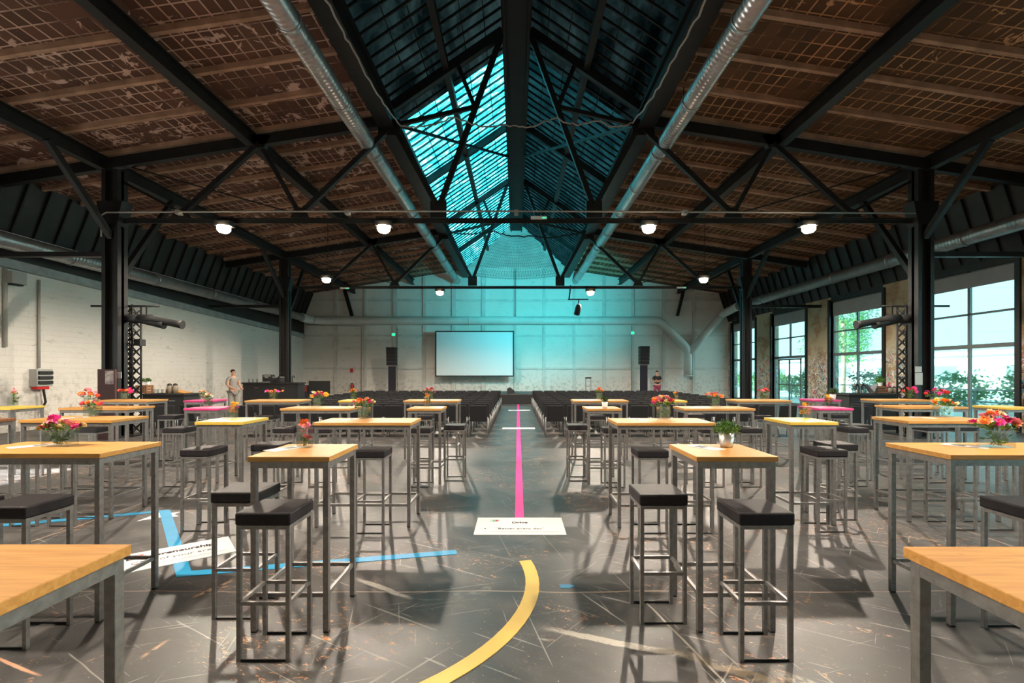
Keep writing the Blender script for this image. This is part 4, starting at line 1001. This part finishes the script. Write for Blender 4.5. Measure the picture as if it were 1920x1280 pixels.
# truss stands with profile spotlights beside the near columns
def lighttruss(s, label):
    Y = Y1+.45; px = 246 if s < 0 else 1701; r = thing('lighting_truss', label, 'truss', (X(px, Y), Y, 0))
    h = Zp(572, Y); w = .145; m_ = nbm()
    for a in (-1, 1):
        for b in (-1, 1): tube(m_, [(a*w, b*w, .03), (a*w, b*w, h)], .024, 8)
    obj('chord_tubes', m_, M['steel'], r); m_ = nbm(); z = .05; k = 0
    while z < h-.28:
        for (a, b, c, d_) in ((-1,-1,1,-1), (1,-1,1,1), (1,1,-1,1), (-1,1,-1,-1)):
            bar(m_, (a*w, b*w, z), (c*w, d_*w, z+.25), .022); bar(m_, (c*w, d_*w, z), (a*w, b*w, z+.25), .022)
        z += .25
    obj('lattice', m_, M['steel'], r)
    obj('base_plate', box(nbm(), (-.35,-.35,0), (.35,.35,.03)), M['steel'], r)
    q = -s; hz = Zp(576, Y); bm = nbm(); tube(bm, [(-.85, -.22, hz), (.9, -.22, hz)], .028, 8); obj('cross_bar', bm, M['steel'], r)
    hl = Zp(606, Y)
    for x_, L_ in ((.25, .85), (.62, .95)):
        x_ *= q; sp = obj('spotlight', tube(nbm(), [(x_-q*.15, -.32, hl+.10), (x_+q*.15, -.32, hl+.07), (x_+q*.18, -.32, hl+.07), (x_+q*(L_-.15), -.32, hl-.05), (x_+q*L_, -.32, hl-.07)], [.10, .12, .085, .09, .11], 14), M['blackbox'], r)
        b = nbm(); bar(b, (x_, -.28, hz), (x_+q*.03, -.32, hl+.1), .03); obj('clamp', b, M['steel'], r)
    obj('junction_box', box(nbm(), (w, -.1, Zp(648, Y)), (w+.16, .1, Zp(636, Y))), M['blackbox'], r)
lighttruss(-1, 'black lattice lighting tower with long spotlights by the near left column')
lighttruss(1, 'black lattice lighting tower with long spotlights by the near right column')
# boards and notices at the columns
r = thing('display_board', 'dark red display board with poster leaning by the near left column', 'board', (X(201, 11.7), 11.7, 0))
obj('board', box(nbm(), (-.21, -.03, .0), (.21, .03, Zp(692, 11.7))), mat('maroon_board', (.05,.015,.015), .6), r); obj('poster', box(nbm(), (-.02, -.036, Zp(720, 11.7)), (.18, -.031, Zp(695, 11.7))), mottled('poster_print', (.5,.45,.42), (.15,.1,.12), 9, .6), r)
Yc = Y1-.17
tag(obj('paper_notice', box(nbm(), (-.08,-.003,-.08), (.08,.003,.08)), M['paper'], loc=(X(222, Yc), Yc, Zp(703, Yc))), 'white paper notice taped to the near left column', 'notice')
tag(obj('paper_notice', box(nbm(), (-.08,-.003,-.07), (.08,.003,.07)), M['paper'], loc=(X(1722, Yc), Yc, Zp(692, Yc))), 'upper white notice on the near right column', 'notice')
tag(obj('paper_notice', box(nbm(), (-.09,-.003,-.15), (.09,.003,.15)), M['paper'], loc=(X(1723, Yc), Yc, Zp(710, Yc))), 'lower, taller white notice on the near right column', 'notice')

# bar counters -----------------------------------------------------
def counter(x0, x1, Y, d, h, label, woodside=None):
    r = thing('bar_counter', label, 'counter', ((x0+x1)/2, Y+d/2, 0)); w = x1-x0
    obj('body', box(nbm(), (-w/2+.04, -d/2+.05, 0), (w/2-.04, d/2, h-.05)), M['blackbox'], r)
    obj('worktop', box(nbm(), (-w/2, -d/2, h-.05), (w/2, d/2+.02, h)), M['blackbox'], r, .004)
    n = max(2, int(w/.8))
    for i in range(n):
        a = -w/2+.07+(w-.14)*i/n; b = -w/2+.07+(w-.14)*(i+1)/n-.02
        pn = obj('front_panel', box(nbm(), (a, -d/2+.035, .08), (b, -d/2+.05, h-.12)), M['blackbox'], r)
        obj('handle', box(nbm(), ((a+b)/2-.08, -d/2+.018, h-.22), ((a+b)/2+.08, -d/2+.035, h-.20)), M['chrome'], pn)
    return r
cl = counter(X(262, 14), X(345, 14), 14.0, .8, Zp(738, 14), 'black bar counter by the left wall carrying plants and jars')
zl = Zp(738, 14)
cr = counter(X(1592, 13.6), X(1690, 13.6), 13.6, .8, Zp(738, 13.6), 'black bar counter before the windows, right of the far magenta tables')
zrr = Zp(738, 13.6)
ch_ = counter(X(452, 19.5), X(559, 19.5), 19.5, .7, Zp(717, 19.5), 'high black counter with coffee machine by the far left column')
zh = Zp(717, 19.5)
# plants on a crate, lantern jars
def crate(loc, w, d, h, label):
    r = thing('wooden_crate', label, 'crate', loc)
    for i in range(3):
        z = h*i/3; b = nbm(); box(b, (-w/2, -d/2, z+.01), (w/2, -d/2+.015, z+h/3-.01)); box(b, (-w/2, d/2-.015, z+.01), (w/2, d/2, z+h/3-.01)); obj('slat', b, M['reddish'], r)
        b = nbm(); box(b, (-w/2, -d/2+.015, z+.01), (-w/2+.015, d/2-.015, z+h/3-.01)); box(b, (w/2-.015, -d/2+.015, z+.01), (w/2, d/2-.015, z+h/3-.01)); obj('slat', b, M['reddish'], r)
    obj('top_board', box(nbm(), (-w/2, -d/2, h-.01), (w/2, d/2, h)), M['reddish'], r); b = nbm()
    for a in (-1, 1):
        for c2 in (-1, 1): box(b, (a*(w/2-.03)-.015, c2*(d/2-.03)-.015, 0), (a*(w/2-.03)+.015, c2*(d/2-.03)+.015, h-.01))
    obj('corner_post', b, M['reddish'], r)
Yl = 14.3
crate((X(271, Yl), Yl, zl), .32, .3, .24, 'small wooden crate on the left bar counter')
potplant((X(266, Yl), Yl, zl+.241), .055, .1, .09, .13, 'left herb pot on the wooden crate, left counter', M['whitebox'], 'green', 140, .05)
potplant((X(277, Yl), Yl, zl+.241), .055, .1, .09, .13, 'right herb pot on the wooden crate, left counter', M['whitebox'], 'green', 140, .05)
def jar(loc, label, rad=.05, h=.22, cap=True):
    r = thing('glass_jar', label, 'jar', loc); obj('jar_body', lathe(nbm(), [(rad,0),(rad*1.02,h*.7),(rad*.75,h*.78),(rad*.75,h*.8)], 16), mat('amber_glass', (.25,.2,.15), .15) if 'amber_glass' not in MATS else MATS['amber_glass'], r)
    obj('lid', lathe(nbm(), [(rad*.85,h*.8),(rad*.85,h*.88),(rad*.3,h*.98),(rad*.3,h)], 14), M['blackbox'], r)
jar((X(318, Yl), Yl, zl), 'left black lidded jar on the left bar counter', .074, .30); jar((X(328, Yl), Yl+.02, zl), 'right black lidded jar on the left bar counter', .074, .30)
for i, (px, l) in enumerate(((289, 'leftmost'), (296, 'middle'), (304, 'rightmost'))):
    o = tag(obj('drinking_glass', lathe(nbm(), [(.03,0),(.038,.12),(.034,.12),(.027,.01),(.001,.01)], 14), M['vase'], loc=(X(px, Yl), Yl, zl+.001)), l+' of three clear glasses on the left bar counter', 'glass', 'glasses on the left counter')
bm = nbm(); prism(bm, [(-.45,0),(.45,0),(.45,.02),(-.45,.20),(-.45,.0)][:4], 'y', -.2, .2); o = tag(obj('wooden_wedge', bm, M['pine']), 'sloping wooden board at the right end of the left bar counter', 'board'); o.location = (X(336, 14.6), 14.6, zl+.002); o.scale = (.6,1,.6)
Yr = 13.95
r = None
for px, l in ((1605, 'left'), (1616, 'right')):
    q = thing('lantern', l+' small dark table lantern on the right bar counter', 'lantern', (X(px, Yr), Yr, zrr))
    b = nbm(); 
    for a in (-1,1):
        for c2 in (-1,1): box(b, (a*.055-.006, c2*.055-.006, .01), (a*.055+.006, c2*.055+.006, .2))
    obj('posts', b, M['steel'], q); obj('base', box(nbm(), (-.065,-.065,0), (.065,.065,.012)), M['steel'], q); obj('roof', prism(nbm(), [(-.075,.2),(.075,.2),(.02,.28),(-.02,.28)], 'y', -.06, .06), M['steel'], q); obj('candle', lathe(nbm(), [(.025,.012),(.025,.1)], 12), M['whitebox'], q)
r = thing('open_book', 'grey open brochure standing on the right bar counter', 'book', (X(1634, Yr), Yr, zrr+.035))
for a in (-1, 1): b = nbm(); bar(b, (0,0,.0), (a*.15,.05,.22), .012, .22, (0,1,0)); obj('page', b, M['inkgrey'], r)
crate((X(1653, Yr), Yr+.1, zrr), .3, .26, .20, 'small dark crate on the right bar counter')
potplant((X(1655, Yr), Yr+.1, zrr+.201), .06, .11, .14, .18, 'leafy green plant on the crate, right bar counter', M['whitebox'], 'green', 180, .06)
for px, l in ((1668, 'left'), (1677, 'right')): jar((X(px, Yr), Yr, zrr), l+' lidded jar at the end of the right bar counter', .065, .2)
r = thing('coffee_machine', 'black and steel coffee machine on the high counter', 'coffee machine', (X(502, 19.8), 19.8, zh))
obj('body', box(nbm(), (-.2,-.05,0), (.2,.2,.32)), M['blackbox'], r, .01); obj('drip_tray', box(nbm(), (-.18,-.2,0), (.18,-.05,.04)), M['frame'], r); obj('spout', box(nbm(), (-.05,-.15,.18), (.05,-.05,.24)), M['frame'], r); obj('panel', box(nbm(), (-.15,-.06,.24), (.15,-.05,.30)), M['frame'], r)
r = thing('espresso_machine', 'black espresso machine with lever beside the coffee machine', 'coffee machine', (X(522, 19.8), 19.8, zh))
obj('body', box(nbm(), (-.22,-.15,.0), (.18,.2,.2)), M['blackbox'], r, .02); obj('cup_rail', box(nbm(), (-.2,-.12,.2), (.16,.18,.24)), M['frame'], r); obj('lever', bar(nbm(), (.05,-.16,.15), (.22,-.28,.36), .03), M['steel'], r)
obj('portafilter', bar(nbm(), (-.05,-.15,.1), (-.05,-.34,.09), .035), M['steel'], r)
r = thing('beer_tap', 'curved black tap at the right end of the high counter', 'tap', (X(548, 19.8), 19.8, zh)); obj('tap_pipe', tube(nbm(), [(0,0,0),(0,0,.22),(.03,0,.27),(.08,0,.25),(.09,0,.2)], .02, 8), M['steel'], r); obj('tap_base', lathe(nbm(), [(.05,0),(.04,.02)], 12), M['steel'], r)
for k, px in enumerate((467, 474, 482)):
    tag(obj('drinking_glass', lathe(nbm(), [(.03,0),(.04,.13),(.036,.13),(.027,.01),(.001,.01)], 12), M['vase'], loc=(X(px, 19.8), 19.8, zh+.001)), ('leftmost', 'middle', 'rightmost')[k]+' of three clear glasses on the high black counter', 'glass', 'glasses on the high counter')
# flat screen on a stand and red stack near the far left corner
Ys = 24.5; r = thing('flat_monitor', 'wide black monitor panel standing near the far left corner', 'monitor', (X(599, Ys), Ys, 0))
hw = 20*Ys/F; obj('panel', box(nbm(), (-hw,-.03,.55), (hw,.03,Zp(714, Ys))), M['blackbox'], r, .01); obj('stand', box(nbm(), (-.05,-.02,.04), (.05,.05,.56)), M['steel'], r); obj('foot', box(nbm(), (-.35,-.25,0), (.35,.25,.04)), M['steel'], r)
r = thing('crate_stack', 'narrow red and black equipment rack in the far left corner', 'rack', (X(573, Ys), Ys, 0))
obj('rack_body', box(nbm(), (-.13,-.15,0), (.13,.15,Zp(722, Ys))), M['blackbox'], r)
for k in range(3): z = Zp(733, Ys)+k*.1; obj('red_strip', box(nbm(), (-.12,-.16,z), (.12,-.15,z+.04)), M['redmat'], r)

# left wall fittings ----------------------------------------------
def lw(px): return XL*F/(px-VX)     # distance along the left wall seen at a pixel column
Yw = lw(70); r = thing('switch_box', 'grey electrical switch box with dark sockets on the left wall', 'switch box', (XL, Yw, Zp(708, Yw)))
obj('box_body', box(nbm(), (0,-.24,-.25), (.22,.24,.25)), mat('grey_box', (.40,.40,.38), .5), r, .01)
for k in range(3): obj('socket_row', box(nbm(), (.22,-.2,-.18+k*.14), (.27,.2,-.09+k*.14)), M['blackbox'], r)
obj('red_plug', box(nbm(), (.04,-.2,-.33), (.2,.15,-.25)), M['redmat'], r)
obj('hanging_cable', tube(nbm(), [(.12,.05,-.3),(.14,.1,-.7),(.10,.0,-1.0),(.13,.08,-1.35),(.12,.05,-1.42)], .03, 6), M['rubber'], r)
tag(obj('conduit_pipe', tube(nbm(), [(XL+.05, Yw, Zp(690, Yw)), (XL+.05, Yw, 4.3)], .035, 8), mat('paint_conduit', (.42,.40,.36), .6)), 'pale conduit rising from the switch box to the ledge', 'pipe')
Yw2 = lw(6); tag(obj('conduit_pipe', tube(nbm(), [(XL+.05, Yw2, Zp(650, Yw2)), (XL+.05, Yw2, 4.45)], .05, 8), MATS['paint_conduit']), 'pale downpipe at the far left edge of the view', 'pipe')
Yw3 = lw(20); r = thing('wall_heater', 'small grey heater box high on the left wall under the ledge', 'heater', (XL, Yw3, Zp(522, Yw3))); obj('housing', box(nbm(), (0,-.2,-.15), (.25,.2,.18)), MATS['grey_box'], r, .01); obj('grille', box(nbm(), (.05,-.15,-.19), (.2,.15,-.15)), M['blackbox'], r)

# =================================================================== PEOPLE
def skinmesh(name, verts, edges, radii, mt, parent, root=0, sub=2):
    me = bpy.data.meshes.new(name); me.from_pydata([Vector(v) for v in verts], edges, []); o = bpy.data.objects.new(name, me); C.objects.link(o); o.parent = parent
    sk = o.modifiers.new('skin', 'SKIN'); sv = me.skin_vertices[0].data if me.skin_vertices else None
    if sv is None: 
        bm = bmesh.new(); bm.from_mesh(me); bm.verts.layers.skin.verify(); bm.to_mesh(me); bm.free(); sv = me.skin_vertices[0].data
    for i, rd in enumerate(radii): sv[i].radius = (rd, rd) if not isinstance(rd, tuple) else rd; sv[i].use_root = (i == root)
    s = o.modifiers.new('sub', 'SUBSURF'); s.levels = sub; s.render_levels = sub; me.materials.append(mt); sk.use_smooth_shade = True
    return o
def person(label, loc, rz, top, bottom, folded=True, short=True, lean=0):
    r = thing('person', label, 'person', loc, rz)      # faces -Y
    V = [(0,0,.92),(0,.01,1.10),(0,.0,1.30),(0,.01,1.43),(0,0,1.50),(0,-.01,1.60),(0,-.015,1.70)]; E = [(i,i+1) for i in range(6)]; R_ = [(.15,.11),(.14,.10),(.17,.11),(.12,.08),(.055,.055),(.075,.09),(.06,.075)]
    def add(chain, start, rad):
        k = len(V); prev = start
        for p, rd in zip(chain, rad): V.append(p); R_.append(rd); E.append((prev, len(V)-1)); prev = len(V)-1
    for s in (-1, 1): add([(s*.10,0,.86),(s*.12,-.01,.5),(s*.13,.02,.10),(s*.13,-.12,.03)], 0, [.085,.058,.04,.035])
    for s in (-1, 1):
        if folded: add([(s*.19,0,1.40),(s*.25,.02,1.14),(s*.06,-.17,1.14+s*.025),(-s*.09,-.17,1.17+s*.02)], 3, [.055,.044,.034,.03])
        else: add([(s*.19,0,1.40),(s*.24,-.03,1.14),(s*.18,-.25,1.02),(s*.16,-.33,1.0)], 3, [.055,.044,.034,.03])
    skinmesh('body', V, E, R_, M['skin'], r)
    # shirt with sleeves, shorts / trousers
    SV = [(0,0,.95),(0,.01,1.10),(0,0,1.30),(0,.01,1.42)]; SE = [(0,1),(1,2),(2,3)]; SR = [(.175,.13),(.165,.125),(.19,.13),(.12,.095)]
    for s in (-1, 1):
        k = len(SV); SV += [(s*.19,0,1.395),(s*.235,.015,1.24)]; SE += [(3,k),(k,k+1)]; SR += [.07,.062]
        if not short: SV.append((s*.24,-.02,1.13)); SE.append((k+1,k+2)); SR.append(.055)
    skinmesh('shirt', SV, SE, SR, top, r)
    BV = [(0,0,.93)]; BE = []; BR = [(.16,.125)]
    for s in (-1, 1):
        k = len(BV); BV += [(s*.10,0,.84),(s*.12,-.005,.55)]; BE += [(0,k),(k,k+1)]; BR += [.105,.085]
        if not short: BV.append((s*.13,.01,.12)); BE.append((k+1,k+2)); BR.append(.06)
    skinmesh('shorts' if short else 'trousers', BV, BE, BR, bottom, r)
    bm = nbm(); bmesh.ops.create_uvsphere(bm, u_segments=14, v_segments=9, radius=1, matrix=Matrix.Translation((0,.012,1.685)) @ Matrix.Diagonal((.082,.098,.085,1)))
    bmesh.ops.delete(bm, geom=[v for v in bm.verts if v.co.y < -.03 and v.co.z < 1.70 or v.co.z < 1.62], context='VERTS'); obj('hair', bm, M['hair'], r)
    for s in (-1, 1):
        bm = nbm(); bmesh.ops.create_icosphere(bm, subdivisions=1, radius=.012, matrix=Matrix.Translation((s*.03,-.10,1.655))); obj('eye', bm, M['ink'], r)
        hb = nbm(); hx = (-s*.11 if folded else s*.155); hy = -.19 if folded else -.36; hz = (1.18+s*.02) if folded else .99
        tube(hb, [(hx+s*.03,hy+.02,hz),(hx,hy,hz),(hx-s*.03,hy,hz)], [.02,.035,.028], 8)
        for f in range(4): tube(hb, [(hx-s*.02,hy,hz+.024-.016*f),(hx-s*.06,hy+.005,hz+.026-.017*f),(hx-s*(.088-.006*abs(f-1)),hy+.02,hz+.024-.017*f)], .008, 5)
        tube(hb, [(hx+s*.0,hy,hz+.025),(hx-s*.015,hy-.01,hz+.055),(hx-s*.03,hy-.005,hz+.075)], .009, 5); obj('hand', hb, M['skin'], r)
        sh = nbm(); tube(sh, [(s*.13,.06,.045),(s*.13,-.02,.05),(s*.135,-.14,.035),(s*.135,-.18,.03)], [.035,.045,.04,.025], 8); obj('shoe', sh, M['blackbox'], r)
    bm = nbm(); tube(bm, [(0,-.10,1.65),(0,-.128,1.625),(0,-.105,1.615)], [.008,.014,.012], 6); obj('nose', bm, M['skin'], r)
    return r
person('man with folded arms in black T-shirt and plum shorts beside the right speaker tower', (X(1232, 27.4), 27.4, 0), .1, M['shirt'], M['shorts'])
person('person in grey clothes bending over behind the left chairs, near the side wall', (X(437, 18.9), 18.9, 0), 1.1, M['greycloth'], M['greycloth'], False, False)

# =================================================================== OUTSIDE
struct('ground_outside', box(nbm(), (XR+.4, -30, -.25), (90, 70, -.02)), mottled('pale_yard', (.42,.44,.43), (.52,.54,.52), .6, .9))
struct('ground_left', box(nbm(), (-60, -30, -.25), (XL-.3, 70, -.02)), MATS['pale_yard'])
def bush(name, loc, rx, ry, rz_, n, ls, label, cat='bush', trunk=None):
    r = thing(name, label, cat, loc); pts = []; z0 = trunk or 0
    for _ in range(n):
        d_ = Vector((random.gauss(0,1), random.gauss(0,1), random.gauss(0,1))).normalized()*random.uniform(.55,1)
        k = 1+.25*math.sin(5*d_.x+3*d_.z+loc[1])
        pts.append((d_.x*rx*k, d_.y*ry*k, max(.05, z0+rz_+d_.z*rz_*k)))
    obj('foliage', leafmesh(pts, ls, 1), M['green'] if random.random() < .5 else M['darkgreen'], r)
    st_ = nbm(); tube(st_, [(0,0,-.02),(.05,0,(z0+rz_)*.6),(0,.05,z0+rz_)], .05 if not trunk else .16, 8); obj('trunk' if trunk else 'stems', st_, M['rafter'], r)
bl_ = ['at the near end of the yard hedge', 'behind the large right window, right pane', 'behind the large right window, middle', 'behind the large right window, left pane', 'beyond the pier left of the large window', 'beyond the bar counter window', 'beyond the window next to the door', 'outside the glazed double door', 'beside the door, farther off', 'outside the farthest window', 'at the far end of the hedge']
for i in range(11):
    y_ = 15.5+3.1*i; bush('garden_bush', (19.5+random.uniform(-.6,1.2), y_, 0), 1.3, 1.15, random.uniform(.75,1.0), 1500, .17, 'green garden bush '+bl_[i])
bush('yard_tree', (23.5, 34.5, 0), 2.0, 2.4, 3.0, 4200, .2, 'leafy tree seen through the window above the bar counter', 'tree', 2.4)
bush('yard_tree', (30, 45, 0), 3.0, 3.0, 2.6, 2200, .26, 'smaller tree far beyond the glazed double door', 'tree', 2.0)
r = thing('yard_building', 'long low pale building across the yard outside the windows', 'building', (46, 30, 0))
wallm = mottled('pale_render', (.72,.74,.74), (.66,.68,.68), 1, .8)
obj('wall', box(nbm(), (0,-40,0), (10,60,3.4)), wallm, r); obj('roof', box(nbm(), (-.5,-41,3.4), (10.5,61,3.8)), MATS['grey_box'], r)
for k in range(12): obj('window', box(nbm(), (-.05,-36+8*k,1.0), (.0,-33+8*k,2.4)), MATS['window_frame_grey0'], r)
r = thing('yard_fence', 'low metal railing outside the tall windows', 'fence', (17.2, 8, 0))
for z in (.55, 1.0): obj('rail', bar(nbm(), (0,-6,z), (0,34,z), .05), MATS['window_frame_grey0'], r)
for k in range(21): obj('post', bar(nbm(), (0,-6+2*k,-.02), (0,-6+2*k,1.05), .05), MATS['window_frame_grey0'], r)
